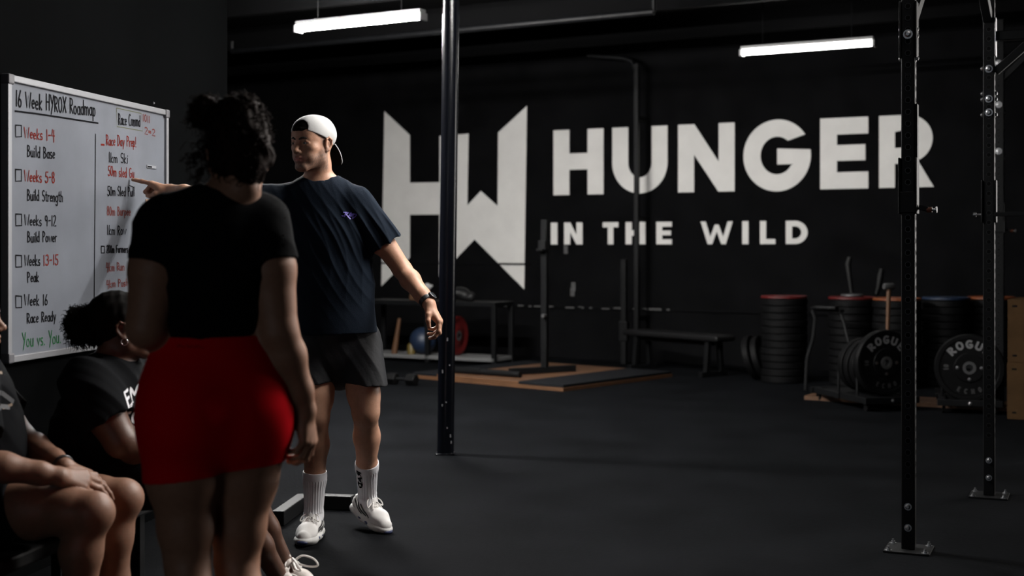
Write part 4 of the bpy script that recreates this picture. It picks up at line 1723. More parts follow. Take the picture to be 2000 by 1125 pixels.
def head(sd, O, R, k=1.0, female=False, jaw=1.0):
    """adds a head with a face; R columns: left, forward, up; O: midway between the ears at eye height"""
    def p(x, y, z):
        return O + R @ (np.array([x, y, z]) * k)
    e = lambda c, r, kk=.02, op='+': sd.ell(p(*c), np.array(r) * k, R, kk * k, op)
    c = lambda a, b, ra, rb, kk=.02, op='+': sd.cone(p(*a), p(*b), ra * k, rb * k, kk * k, None, op)
    e((0, -.012, .032), (.077, .098, .090), .0)
    e((0, .035, -.03), (.060, .058, .076), .04)
    e((0, .052, .045), (.060, .043, .050), .03)
    for s in (-1, 1):
        c((s * .056 * jaw, -.002, -.040), (s * .050 * jaw, .004, -.068), .016, .017, .03)
        c((s * .050 * jaw, .004, -.068), (s * .018, .070, -.104), .018, .016, .03)
        e((s * .043, .055, -.020), (.022, .022, .019), .02)
        e((s * .034, .056, -.058), (.022, .026, .022), .02)
    e((0, .074, -.101), (.022, .019, .017), .02)
    c((-.040, .070, .020), (-.008, .083, .014), .010, .009, .016)
    c((.040, .070, .020), (.008, .083, .014), .010, .009, .016)
    for s in (-1, 1):
        e((s * .032, .0955, .0005), (.0175, .0150, .0105), .008, '-')
    # nose
    c((0, .084, .010), (0, .106, -.030), .0085, .011, .010)
    e((0, .109, -.034), (.012, .012, .010), .008)
    for s in (-1, 1):
        e((s * .0125, .098, -.039), (.0075, .010, .0078), .006)
        e((s * .007, .106, -.0455), (.0035, .005, .003), .002, '-')
    # eyelids
    for s in (-1, 1):
        up = [(s * .047, .0775, .001), (s * .040, .0855, .0080), (s * .031, .0885, .0092), (s * .020, .084, .002)]
        lo = [(s * .047, .0775, .000), (s * .040, .0840, -.0075), (s * .031, .0865, -.0085), (s * .020, .084, .000)]
        sd.chain([p(*q) for q in up], [.0042 * k] * 4, .006 * k, None, .003)
        sd.chain([p(*q) for q in lo], [.0036 * k] * 4, .006 * k, None, .003)
    # mouth
    e((0, .080, -.068), (.032, .017, .022), .015)
    sd.chain([p(*q) for q in ((-.025, .083, -.068), (-.010, .0955, -.0625), (0, .0965, -.0635), (.010, .0955, -.0625), (.025, .083, -.068))], [.004 * k, .0062 * k, .006 * k, .0062 * k, .004 * k], .005 * k, None, .003)
    sd.chain([p(*q) for q in ((-.023, .083, -.0715), (-.010, .093, -.0765), (0, .0945, -.077), (.010, .093, -.0765), (.023, .083, -.0715))], [.004 * k, .0068 * k, .007 * k, .0068 * k, .004 * k], .005 * k, None, .003)
    sd.chain([p(*q) for q in ((-.023, .089, -.0695), (-.010, .1015, -.0695), (.010, .1015, -.0695), (.023, .089, -.0695))], [.0016 * k, .0028 * k, .0028 * k, .0016 * k], .002 * k, None, .002, op='-')
    # ears
    for s in (-1, 1):
        e((s * .077, -.010, -.006), (.008, .017, .029), .006)
        sd.chain([p(*q) for q in ((s * .080, .004, -.002), (s * .084, .004, .018), (s * .087, -.010, .026), (s * .089, -.024, .016), (s * .087, -.026, -.004), (s * .081, -.013, -.028), (s * .078, -.002, -.033))],
                 [x * k for x in (.004, .004, .0042, .0045, .0042, .005, .0055)], .006 * k, None, .004)
        e((s * .088, -.008, -.006), (.007, .008, .013), .004, '-')


def face_parts(parent, O, R, k=1.0, look=(0, 1, 0)):
    def p(x, y, z):
        return O + R @ (np.array([x, y, z]) * k)
    for s in (-1, 1):
        mb = MB()
        c = p(s * .032, .0772, .0005)
        mb.sphere(c, .0125 * k, 20, 14)
        ey = mb.build('eye', M_eye, parent, smooth=True, label='eyeball')
        d = R @ nrm(look)
        mb = MB()
        mb.sphere(c + d * .0072 * k, .0068 * k, 16, 10)
        mb.build('iris', M_iris, ey, smooth=True, label='dark iris')
        sd = SD()
        bp_ = curve_pts([p(*q) for q in ((s * .049, .0785, .018), (s * .038, .0890, .0225), (s * .024, .0950, .0215), (s * .012, .0970, .0175))], 5)
        sd.chain(bp_, list(np.interp(np.linspace(0, 1, len(bp_)), [0, .3, .7, 1], [.0022 * k, .0044 * k, .0056 * k, .0046 * k])), .0, None, .0)
        sd_obj('eyebrow', sd, .0016, M_brow, parent, lambda Q: wob(Q, 700, 8) * .0004, label='dark eyebrow')


def hand_build(sd, wr, f, thumb, palm, curl, s=1.0, tpts=None, wr_r=.027, spread=(.06, .02, -.03, -.09)):
    ex = nrm(f)
    ez = -nrm(np.asarray(palm, float) - ex * ex.dot(np.asarray(palm, float)))      # back of the hand
    ey = nrm(np.asarray(thumb, float) - ex * ex.dot(np.asarray(thumb, float)) - ez * ez.dot(np.asarray(thumb, float)))

    def p(x, y, z):
        return wr + (ex * x + ey * y + ez * z) * s
    g = SD()
    kn = [(.090, .028, .002), (.094, .009, .004), (.089, -.010, .002), (.080, -.028, -.002)]
    for (x, y, z), y0, r in zip(kn, (.014, .005, -.005, -.013), (.0125, .0128, .012, .0112)):
        g.cone(p(0.0, y0, 0), p(x, y, z), .0155 * s, r * s, .014 * s)
    g.ell(p(.055, 0, -.008), np.array([.040, .034, .013]) * s, np.stack([ex, ey, ez], 1), .014 * s)
    g.ell(p(.035, .024, -.012), np.array([.030, .017, .014]) * s, np.stack([ex, ey, ez], 1), .014 * s)
    sd.group(g, .02 * s)
    ln = [(.044, .026, .021), (.049, .030, .022), (.045, .028, .021), (.036, .021, .019)]
    tips = []
    for i in range(4):
        g = SD()
        q = np.array(kn[i])
        ang = 0.0
        pts = [q]
        for j in range(3):
            ang += math.radians(curl[i][j])
            d = np.array([math.cos(ang), spread[i] * math.cos(ang), -math.sin(ang)])
            q = q + nrm(d) * ln[i][j]
            pts.append(q)
        r0 = (.0098, .0100, .0095, .0085)[i]
        rr = [r0 * 1.05, r0 * .98, r0 * .90, r0 * .76]
        for j in range(3):
            g.cone(p(*pts[j]), p(*pts[j + 1]), rr[j] * s, rr[j + 1] * s, .003 * s)
        g.ell(p(*pts[1]), np.array([1, 1, 1]) * r0 * 1.06 * s, None, .004 * s)
        sd.group(g, .005 * s)
        tips.append(p(*pts[3]))
    tp = tpts or ((.018, .020, -.010), (.050, .048, -.018), (.080, .056, -.026), (.104, .054, -.030))
    g = SD()
    tr = (.015, .0125, .0108, .0086)
    for j in range(3):
        g.cone(p(*tp[j]), p(*tp[j + 1]), tr[j] * s, tr[j + 1] * s, .006 * s)
    sd.group(g, .009 * s)
    return p


def sleeve_cut(g, a, b, cut_at, hollow_r, depth=.05):
    """ends a sleeve at cut_at with an open mouth"""
    ax = nrm(b - a)
    g.cut(cut_at, ax)
    g.cone(cut_at - ax * depth, cut_at + ax * .05, hollow_r * .92, hollow_r, .0, None, '-')


def const(c):
    c = np.array(c)
    return lambda Q: np.tile(c, (len(Q), 1))


def text_on(parent, txt, c, ex, ey, h, wd, hw, bvh, d, m, name, label=None, seed=1, lines=None):
    """print lettering laid on clothing: rays along -d find the cloth"""
    if lines is None:
        lines, w0 = text_lines(txt, seed, .01)
        lines = [[((x / w0 - .5) * wd, (y - .5) * h) for x, y in ln] for ln in lines]
    mb = MB()
    dv = Vector(d)

    def to3(q):
        s_ = c + ex * q[0] + ey * q[1]
        hit = bvh.ray_cast(Vector(s_ + d * .25), -dv, .6)
        if hit[0] is None:
            return s_
        return np.array(hit[0]) + d * .0018
    for ln in lines:
        ribbon(mb, ln, to3, hw, sub=.006)
    return mb.build(name, m, parent, label=label)


# ---------------------------------------------------------------- shoe
def shoe(parent, ankle_ground, f, up, L=.29, m_up=M_shoe, sock=None, side=1, name='shoe', laces=True, accents=True):
    """ankle_ground: point of the sole under the ankle; f: towards the toe; side: +1 when the outer side is along the frame's left"""
    R = frame(f, up)
    O = np.asarray(ankle_ground, float)
    s = L / .29

    def p(x, y, z):
        return O + R @ (np.array([x, y, z]) * s)
    sd = SD()
    # upper: heel cup, midfoot, toe box
    g = SD()
    g.cone(p(0, -.045, .052), p(0, .02, .056), .036 * s, .041 * s, .03, (R[:, 0], .92))
    g.cone(p(0, .02, .056), p(.004 * side, .110, .044), .041 * s, .040 * s, .03)
    g.cone(p(.004 * side, .110, .044), p(.002 * side, .160, .036), .041 * s, .032 * s, .03)
    g.cone(p(0, -.040, .06), p(0, -.050, .098), .036 * s, .026 * s, .02)
    g.cone(p(0, .015, .07), p(0, .028, .105), .036 * s, .026 * s, .03)
    g.cut(p(0, 0, .026), -R[:, 2], .006)
    sd.group(g, 0)
    sd.cut(p(0, -.005, .112), nrm(R @ np.array([0, -.35, .94])))
    sd.cone(p(0, -.012, .075), p(0, -.014, .16), .030 * s, .034 * s, .006, None, '-')
    up_o = sd_obj(name, sd, .003, m_up, parent, lambda Q: wob(Q, 120, 5) * .0008)
    sd = SD()
    g = SD()
    g.cone(p(0, -.055, .020), p(-.002 * side, .03, .018), .040 * s, .041 * s, .03, (R[:, 2], .72))
    g.cone(p(-.002 * side, .03, .018), p(.004 * side, .115, .018), .041 * s, .048 * s, .03, (R[:, 2], .55))
    g.cone(p(.004 * side, .115, .018), p(.002 * side, .165, .026), .048 * s, .036 * s, .03, (R[:, 2], .55))
    g.cut(p(0, 0, .0), -R[:, 2])
    g.cut(p(0, 0, .040), R[:, 2], .004)
    sd.group(g, 0)
    sd_obj('sole', sd, .003, M_sole, up_o, label='off white sole')
    if accents:
        sd = SD()
        sd.ell(p(.002 * side, .192, .021), np.array([.024, .014, .011]) * s, R, 0)
        sd.ell(p(.002 * side, .168, .016), np.array([.028, .020, .008]) * s, R, .01)
        sd_obj('toe_bumper', sd, .003, M_navy, up_o, label='navy toe bumper')
        mb = MB()
        bvs = bvh_of(up_o)
        for sd_ in (-1, 1):
            def to3(q, sd_=sd_):
                o_ = p(sd_ * .12, q[0], q[1])
                h_ = bvs.ray_cast(Vector(o_), Vector(-R[:, 0] * sd_), .25)
                return (np.array(h_[0]) if h_[0] is not None else p(sd_ * .04, q[0], q[1])) + R[:, 0] * sd_ * .0012
            for (y0, z0, y1, z1) in ((-.045, .078, .035, .046), (-.020, .086, .062, .046), (.010, .086, .086, .047)):
                ribbon(mb, [(y0, z0), ((y0 + y1) / 2, (z0 + z1) / 2 - .004), (y1, z1)], to3, .0042, sub=.008)
        mb.build('side_stripe', M_shoeblack, up_o, label='black side stripes')
        mb = MB()
        for sd_ in (-1, 1):
            for y0 in (.03, .085):
                mb.sphere(p(sd_ * .0455, y0, .020), np.array([.006, .018, .006]) * s, 10, 8, R=R)
        mb.build('sole_stripe', M_navy, up_o, smooth=True, label='blue sole insert')
    if laces:
        mb = MB()
        rows = [(.050, .100), (.070, .094), (.090, .086), (.108, .078)]
        for i, (y, z) in enumerate(rows):
            mb.tube([p(-.022, y, z - .012), p(-.010, y + .004, z + .001), p(.010, y + .006, z + .001), p(.022, y + .004, z - .012)], .0028, 6)
            if i < 3:
                y2, z2 = rows[i + 1]
                mb.tube([p(-.022, y, z - .010), p(0, (y + y2) / 2 + .002, (z + z2) / 2 + .005), p(.022, y2, z2 - .010)], .0028, 6)
                mb.tube([p(.022, y, z - .010), p(0, (y + y2) / 2 + .002, (z + z2) / 2 + .006), p(-.022, y2, z2 - .010)], .0028, 6)
        for sd_ in (-1, 1):
            lp = [p(0, .046, .106), p(sd_ * .018, .040, .116), p(sd_ * .038, .052, .108), p(sd_ * .042, .070, .090), p(sd_ * .022, .062, .098), p(0, .048, .106)]
            mb.tube(curve_pts(lp), .0026, 6)
            mb.tube([p(0, .047, .106), p(sd_ * .014, .066, .106), p(sd_ * .026, .090, .086)], .0026, 6)
        mb.sphere(p(0, .047, .107), .006 * s, 10, 8)
        mb.build('lace', M_lace, up_o, smooth='auto', label='white laces')
        sd = SD()
        sd.cone(p(0, .040, .092), p(0, .030, .128), .018 * s, .020 * s, 0, (R[:, 1], .3))
        sd_obj('tongue', sd, .003, m_up, up_o)
    return up_o, p


# ================================================================ the pointing man
def build_man():
    root = thing('person', 'man in white backwards cap and navy tee pointing at the whiteboard', 'person', np.array([-.88, 5.93, 0]))
    Y0 = 5.92
    O = P(611, 281, 5.87)
    ps = math.radians(34)
    f = nrm([-math.sin(ps), -math.cos(ps), -.03])
    R = frame(f, (.02, 0, 1))
    lp = lambda x, y, z: O + R @ np.array([x, y, z])
    nb = P(624, 368, 5.93)
    Ls, Rs = P(700, 404, 5.91), P(545, 394, 5.94)
    Le, Lw = P(786, 527, 5.93), P(838, 594, 5.78)
    Re, Rw = P(442, 390, 5.83), P(333, 372, 6.03)
    Lh, Rh = P(697, 665, 5.95), P(627, 665, 5.95)
    Lk, Rk = P(714, 806, 5.88), P(617, 815, 5.86)
    # feet first: the left one rests on its toes
    toeL = G(758, 1043)
    fL = nrm([.63, -.70, -.30])
    uL = nrm(np.array([.20, -.24, .95]))
    RL_ = frame(fL, uL)
    La_g = toeL - RL_[:, 1] * .197 - Z * .012
    La = La_g + RL_[:, 2] * .098 + RL_[:, 1] * .0
    toeR = G(590, 1071)
    fR = nrm([-.10, -1.0, 0])
    RR_ = frame(fR)
    Ra_g = toeR - RR_[:, 1] * .197 + Z * .0015
    Ra = Ra_g + Z * .10
    body = SD()
    head(body, O, R)
    body.chain([lp(0, -.028, -.05), lp(0, -.030, -.09), nb, nb - Z * .06], [.055, .056, .062, .075], .02, None, .02)
    for s_ in (Ls, Rs):
        body.cone(nb + Z * .01, s_ + Z * .005, .045, .045, .05)
    flatY = (np.array([0, 1.0, 0]), .66)
    body.chain([P(630, 410, Y0), P(643, 470, Y0), P(655, 560, Y0), P(661, 650, Y0)], [.150, .160, .138, .138], .05, flatY, .05)
    for h_ in (Lh, Rh):
        body.ell(h_ - Z * .02, (.085, .085, .11), None, .04)

    def arm(sh, el, wr, k=1.0, out=np.array([0, 0, -1.0])):
        up_ = [sh, sh * .55 + el * .45, el]
        body.chain(up_, [.060 * k, .054 * k, .041 * k], .03, None, .02)
        m = el * .7 + wr * .3
        body.chain([el, m, el * .25 + wr * .75, wr], [.040 * k, .0435 * k, .034 * k, .0275 * k], .02, None, .02)
    arm(Ls, Le, Lw)
    arm(Rs, Re, Rw)
    body.ell(Ls * .5 + Le * .5 + np.array([-.012, -.015, -.01]), (.038, .038, .055), None, .03)
    # left hand, relaxed beside the thigh
    hand_build(body, Lw, [.52, -.16, -.84], [-.25, -1.0, -.1], [-.8, .15, -.45],
               ((28, 38, 26), (36, 44, 30), (44, 48, 32), (50, 50, 30)), .98,
               ((.016, .016, -.006), (.044, .042, -.018), (.068, .052, -.030), (.092, .050, -.040)))
    # right hand, pointing
    tip = P(259, 349, 6.085)
    fx = nrm(tip - Rw + np.array([0, 0, .004]))
    hand_build(body, Rw, fx, [0, -1, .12], [.05, -.12, -1],
               ((4, 3, 2), (68, 88, 40), (74, 92, 48), (78, 94, 50)), 1.0,
               ((.016, .022, -.012), (.044, .038, -.036), (.068, .030, -.052), (.092, .018, -.056)))

    def leg(hp, kn, an, side):
        th = kn - hp
        body.chain([hp, hp + th * .35, hp + th * .75, kn], [.092, .088, .070, .058], .03, None, .02)
        sh = an - kn
        back = np.array([.0, 1.0, 0]) * .018
        body.ell(kn + np.array([0, -.018, .01]), (.044, .042, .055), None, .03)
        body.chain([kn, kn + sh * .28 + back, kn + sh * .62 + back * .5, an], [.054, .055, .044, .033], .02, None, .03)
        body.ell(kn + sh * .30 + back * 1.5 + np.array([side * .008, 0, 0]), (.038, .042, .10), None, .03)
        body.ell(kn + th * -.22 + np.array([side * .02, -.03, 0]), (.05, .045, .11), None, .03)
    leg(Lh, Lk, La, 1)
    leg(Rh, Rk, Ra, -1)
    for Rf, a_g in ((RL_, La_g), (RR_, Ra_g)):
        body.cone(a_g + Rf[:, 2] * .07, a_g + Rf[:, 1] * .14 + Rf[:, 2] * .045, .030, .024, .02)
    base, lips, stub = np.array([.43, .235, .155]), np.array([.40, .16, .13]), np.array([.17, .105, .080])

    def tint(V):
        q = (V - O) @ R
        c = np.tile(base, (len(V), 1))
        # short stubble along jaw, lip and chin
        inh = (np.abs(q[:, 0]) < .085) & (q[:, 2] < .02) & (q[:, 2] > -.135) & (q[:, 1] > -.03)
        low = np.clip((-.030 - q[:, 2] + np.clip(.045 - q[:, 1], 0, .06) * .55) / .03, 0, 1)
        mouth = np.exp(-((q[:, 0] / .030) ** 2 + ((q[:, 2] + .069) / .012) ** 2))
        cheek = np.exp(-(((np.abs(q[:, 0]) - .034) / .018) ** 2 + ((q[:, 2] + .035) / .020) ** 2)) * (q[:, 1] > .04)
        w_ = np.where(inh, low * (1 - cheek), 0) * np.clip((q[:, 2] + .128) / .02, 0, 1)
        side = (np.abs(q[:, 0]) > .045) & (q[:, 1] < .030) & (q[:, 1] > -.13) & (q[:, 2] > -.012 - .0 * q[:, 1]) & (np.abs(q[:, 0]) < .0795)
        w_ = np.maximum(w_ * (.75 + .25 * wob(V, 700, 2)), np.where(side, np.clip((.034 - q[:, 1]) / .02, 0, 1) * np.clip((q[:, 2] + .014) / .02, 0, 1), 0))
        w_ = np.clip(w_, 0, 1)[:, None]
        c = c * (1 - w_) + stub * w_
        hairline = (q[:, 2] > .052) & (q[:, 1] < .12)
        m_ = (mouth * (q[:, 1] > .082) * 1.15).clip(0, 1)[:, None]
        c = c * (1 - m_) + lips * m_
        return c
    sd_obj('body', body, .0028, M_skinA, root, None, tint)
    face_parts(root, O, R, 1.0, (-.25, 1, -.05))
    # hair under the cap
    hs = SD()
    hs.ell(lp(0, -.014, .034), (.0780, .0995, .0850), R, 0)
    hs.cut(lp(0, .045, .055), nrm(R @ np.array([0, .75, -.66])), .004)
    sd_obj('hair', hs, .004, M_brow, root, lambda Q: wob(Q, 500, 9) * .001, label='short dark hair')
    # cap: crown with the open arch at the front, brim hanging behind
    cp = SD()
    cp.ell(lp(0, -.008, .043), (.0870, .1135, .0870), R, 0)
    cp.ell(lp(0, -.008, .038), (.0785, .1050, .0790), R, 0, '-')
    pn = nrm(R @ np.array([0, .36, -.93]))
    cp.cut(lp(0, .09, .056), pn)
    cp.cone(lp(.004, .06, .058), lp(.004, .14, .056), .044, .044, 0, (R[:, 0], .95), '-')
    cap = sd_obj('cap', cp, .0026, M_cap, root, lambda Q: wob(Q, 60, 11) * .0012, label='white cap worn backwards')
    cs = SD()
    cs.ell(lp(0, -.008, .042), (.0832, .1105, .0840), R, 0)
    cs.cut(lp(0, .09, .059), pn)
    cs.cut(lp(0, .048, 0), -R[:, 1])
    sd_obj('cap_lining', cs, .003, M_capin, cap, label='black lining behind the cap opening')
    st = SD()
    st.chain([lp(x, .1035 - x * x * 14, .0610) for x in (-.045, -.02, 0, .02, .045)], [.0045] * 5, 0, (R[:, 2], 1.9), .002)
    sd_obj('cap_strap', st, .0025, M_capin, cap, label='black adjuster strap')
    br = SD()
    pr = []
    for t in np.linspace(-1, 1, 13):
        a_ = lp(.066 * t, -.108 + .035 * t * t, .000 + .0 * t)
        b_ = lp(.050 * t, -.168 + .030 * t * t, -.092 + .020 * t * t)
        pr.append((a_, b_))
    mb = MB()
    vs, fs, fm = [], [], []
    nn = nrm(np.cross(pr[7][0] - pr[5][0], pr[6][1] - pr[6][0])) * .0022
    for (a_, b_) in pr:
        for u in np.linspace(0, 1, 5):
            vs.append(a_ * (1 - u) + b_ * u + R[:, 1] * (-.010 * math.sin(math.pi * u)))
    n0 = len(vs)
    vs = [v_ + nn for v_ in vs] + [v_ - nn for v_ in vs]
    for i in range(12):
        for j in range(4):
            q = [i * 5 + j, (i + 1) * 5 + j, (i + 1) * 5 + j + 1, i * 5 + j + 1]
            fs.append(q)
            fs.append([n0 + x for x in q[::-1]])
            fm += [1, 1]
    for i in range(12):
        for j in (0, 4):
            fs.append([i * 5 + j, (i + 1) * 5 + j, n0 + (i + 1) * 5 + j, n0 + i * 5 + j])
    for j in range(4):
        for i in (0, 12):
            fs.append([i * 5 + j, i * 5 + j + 1, n0 + i * 5 + j + 1, n0 + i * 5 + j])
    mb.add(vs, fs)
    mb.mi = fm + [0] * (len(fs) - len(fm))
    mb.build('cap_brim', [M_cap, M_capin], cap, smooth='auto')
    # tee
    t = SD()
    t.chain([P(630, 408, Y0), P(641, 460, Y0), P(650, 550, Y0), P(660, 664, Y0 - .005)], [.163, .176, .168, .178], .05, (np.array([0, 1.0, 0]), .70), .06)
    for s_ in (Ls, Rs):
        t.cone(nb + np.array([0, .005, -.012]), s_ + np.array([0, 0, -.004]), .058, .064, .06)
    hemp = P(658, 650, Y0)
    t.cut(hemp, nrm([.02, 0, -1]))
    for (sh, el, cutf) in ((Ls, Le, .60), (Rs, Re, .82)):
        g = SD()
        ax = nrm(el - sh)
        c0 = sh + (el - sh) * cutf
        g.cone(sh - ax * .02, c0 + ax * .06, .076, .082, .03)
        sleeve_cut(g, sh, el, c0, .068, .07)
        t.group(g, .035)
    # open hem and neck
    hh = SD()
    hh.cone(hemp + Z * .05, hemp - Z * .06, .158, .160, 0, (np.array([0, 1.0, 0]), .70))
    t.group(hh, .004, '-')
    t.ell(nb + np.array([.004, -.012, .062]), (.074, .078, .072), None, .008, '-')
    u1_ = nrm([.84, 0, .54])
    u2_ = nrm([.95, 0, .20])

    def folds(Q):
        d = wob(Q, 14, 21) * 1.3
        ph = Q @ u1_ * 62 + d
        r1 = np.maximum(0, 1 - np.abs(np.sin(ph)) * 1.15) ** 1.2
        ph2 = Q @ u2_ * 45 + wob(Q, 11, 22) * 1.6
        r2_ = np.maximum(0, 1 - np.abs(np.sin(ph2)) * 1.3) ** 1.2
        z = Q[:, 2]
        fade = np.clip((1.52 - z) / .12, .25, 1) * (.55 + .45 * wob(Q, 7, 23))
        return -(r1 * .0085 + r2_ * .005) * np.clip(fade, 0, 1) + wob(Q, 22, 24) * .0025
    tee = sd_obj('t_shirt', t, .0035, M_tee, root, folds, label='navy t-shirt')
    mb = MB()
    rg = []
    for i in range(40):
        a_ = 2 * math.pi * i / 40
        c_ = nb + np.array([.004, -.012, 0]) + np.array([.066 * math.cos(a_), .066 * math.sin(a_), .018 + .014 * math.sin(a_)])
        rg.append(c_)
    mb.tube(rg, .0075, 8, False, 0, True)
    mb.build('collar', M_tee, tee, smooth=True)
    mb = MB()
    bv = bvh_of(tee)
    LG = [[(-1, -.15), (-.72, -.15)], [(-.62, -.30), (-.42, .72), (-.78, .62)], [(-.78, .66), (-.02, .72), (-.38, .22), (.22, -.72)],
          [(.02, -.05), (.28, .82), (.34, -.08), (.02, .02)], [(.34, .30), (.58, .05), (.40, .5)], [(.62, .55), (.52, -.62), (1.15, .30), (1.1, .45), (.62, .50)], [(.50, .05), (.74, .48)]]
    lc = P(675, 420, 5.7)
    lines = [[(x * .029, y * .019) for x, y in ln] for ln in LG]
    text_on(root, '', lc, np.array([1.0, 0, -.08]), Z, 0, 0, .0024, bv, np.array([0, -1.0, 0]), M_logo, 'chest_logo', 'small purple graffiti style chest logo', 1, lines)
    # shorts
    s = SD()
    s.chain([P(659, 640, Y0 + .01), P(660, 690, Y0 + .02)], [.155, .165], 0, (np.array([0, 1.0, 0]), .74), .03)
    for hp, kn, sx, hy in ((Lh, Lk, 1, 748), (Rh, Rk, -1, 748)):
        g = SD()
        ax = nrm(kn - hp)
        c0 = P((711 if sx > 0 else 614), hy, 5.90)
        a0 = hp + np.array([0, 0, .0])
        g.cone(a0, c0 + (c0 - a0) * .2, .106, .104, .03)
        nn_ = nrm(ax + np.array([.12 * sx, 0, 0]))
        g.cut(c0, nrm([-.10 * sx, 0, -1]))
        g.cone(c0 + Z * .015, c0 - Z * .06, .084, .092, 0, None, '-')
        s.group(g, .012)
    sh_ = sd_obj('shorts', s, .004, M_short, root,
                 lambda Q: -np.maximum(0, 1 - np.abs(np.sin(Q @ np.array([34, 8, 12.0]) + wob(Q, 10, 31) * 1.5)) * 1.2) * .004 + wob(Q, 16, 32) * .003, label='charcoal running shorts')
    # socks
    for kn, an, a_g, Rf, nm in ((Lk, La, La_g, RL_, 'l'), (Rk, Ra, Ra_g, RR_, 'r')):
        top = an + nrm(kn - an) * .200
        sk = SD()
        ax = nrm(kn - an)
        shv, bk_ = an - kn, np.array([0, .018, 0])
        sk.chain([kn + shv * .42 + bk_ * .85, kn + shv * .62 + bk_ * .6, an, a_g + Rf[:, 2] * .075 + Rf[:, 1] * .03], [.0565, .0495, .0405, .040], 0, None, .02)
        sk.cut(top, ax)
        sk.cone(top + bk_ * .8 - ax * .006, top + bk_ * .8 + ax * .05, .043, .050, 0, None, '-')
        e_a = nrm(np.cross(ax, [0, 1, 0]))
        e_b = np.cross(ax, e_a)

        def ribs(Q, an=an, ax=ax, e_a=e_a, e_b=e_b, top=top):
            q = Q - an
            th = np.arctan2(q @ e_b, q @ e_a)
            h_ = q @ ax
            return np.where((h_ > .02) & (h_ < .165), np.sin(th * 22) * .0013, np.where(h_ <= .02, wob(Q, 60, 41) * .002, 0))
        so = sd_obj('sock', sk, .0025, M_sock, root, ribs, label='white ribbed sock')
        if nm == 'l':
            bv2 = bvh_of(so)
            dd = nrm([-.62, -.78, 0])
            ey_ = nrm(np.cross(dd, ax))
            text_on(root, 'RAD', an + ax * .115 + dd * .03, -ax, ey_, .022, .095, .0042, bv2, dd, M_mblack, 'sock_lettering', 'black vertical sock lettering', 3)
    shoe(root, La_g, RL_[:, 1], RL_[:, 2], .285, side=1)
    shoe(root, Ra_g, RR_[:, 1], RR_[:, 2], .285, side=-1)
    # watch
    ax = nrm(Lw - Le)
    c = Lw - ax * .018
    e_a = nrm(np.cross(ax, [0, -1, 0]))
    e_b = np.cross(ax, e_a)
    mb = MB()
    rg = [c + (e_a * math.cos(2 * math.pi * i / 30) + e_b * math.sin(2 * math.pi * i / 30)) * .0325 for i in range(30)]
    vs, fs = [], []
    for q in rg:
        o_ = nrm(q - c)
        vs += [q + ax * .011, q + ax * .011 + o_ * .003, q - ax * .011 + o_ * .003, q - ax * .011]
    for i in range(30):
        for j in range(4):
            k2 = (i + 1) % 30
            fs.append((i * 4 + j, i * 4 + (j + 1) % 4, k2 * 4 + (j + 1) % 4, k2 * 4 + j))
    mb.add(vs, fs)
    wt = mb.build('watch', M_watch, root, smooth='auto', label='black wristwatch')
    od = nrm(np.array([.85, -.45, .35]) - ax * ax.dot(np.array([.85, -.45, .35])))
    mb = MB()
    mb.lathe([(0, .0), (.020, .0), (.021, .004), (.020, .010), (.0175, .012), (0, .012)], c + od * .030, od, 24)
    mb.build('watch_case', M_watch, wt, smooth='auto')
    mb = MB()
    mb.lathe([(.0165, .0), (.0160, .001), (0, .001)], c + od * .042, od, 24)
    mb.build('watch_glass', M_glass, wt, smooth='auto')
    return root


build_man()


# ================================================================ curls
def curls(mb, n, base_pts, base_nrm, length, turns, rad, thick, seed):
    r = np.random.default_rng(seed)
    m = len(base_pts)
    for i in range(n):
        j = r.integers(m)
        b, nn = base_pts[j], base_nrm[j]
        d = nrm(nn + r.normal(size=3) * .45)
        a = nrm(np.cross(d, r.normal(size=3)))
        c = np.cross(d, a)
        L = length * r.uniform(.5, 1.3)
        tn = turns * r.uniform(.6, 1.3)
        ph = r.uniform(0, 6.28)
        q = []
        for k in range(9):
            t = k / 8
            an = ph + t * tn * 6.28
            q.append(b + d * (L * t - .006) + (a * math.cos(an) + c * math.sin(an)) * rad * min(1, t * 3) + np.array([0, 0, -.25 * L * t * t]))
        mb.tube(q, np.linspace(thick, thick * .5, 9), 4, False)


def sample(o, n, seed, keep=None):
    me = o.data
    org = root_org(o)
    co = np.empty(len(me.vertices) * 3, np.float32)
    me.vertices.foreach_get('co', co)
    no = np.empty(len(me.vertices) * 3, np.float32)
    me.vertices.foreach_get('normal', no)
    co = co.reshape(-1, 3) + org
    no = no.reshape(-1, 3)
    if keep is not None:
        k = keep(co)
        co, no = co[k], no[k]
    r = np.random.default_rng(seed)
    i = r.integers(0, len(co), n)
    return co[i], no[i]


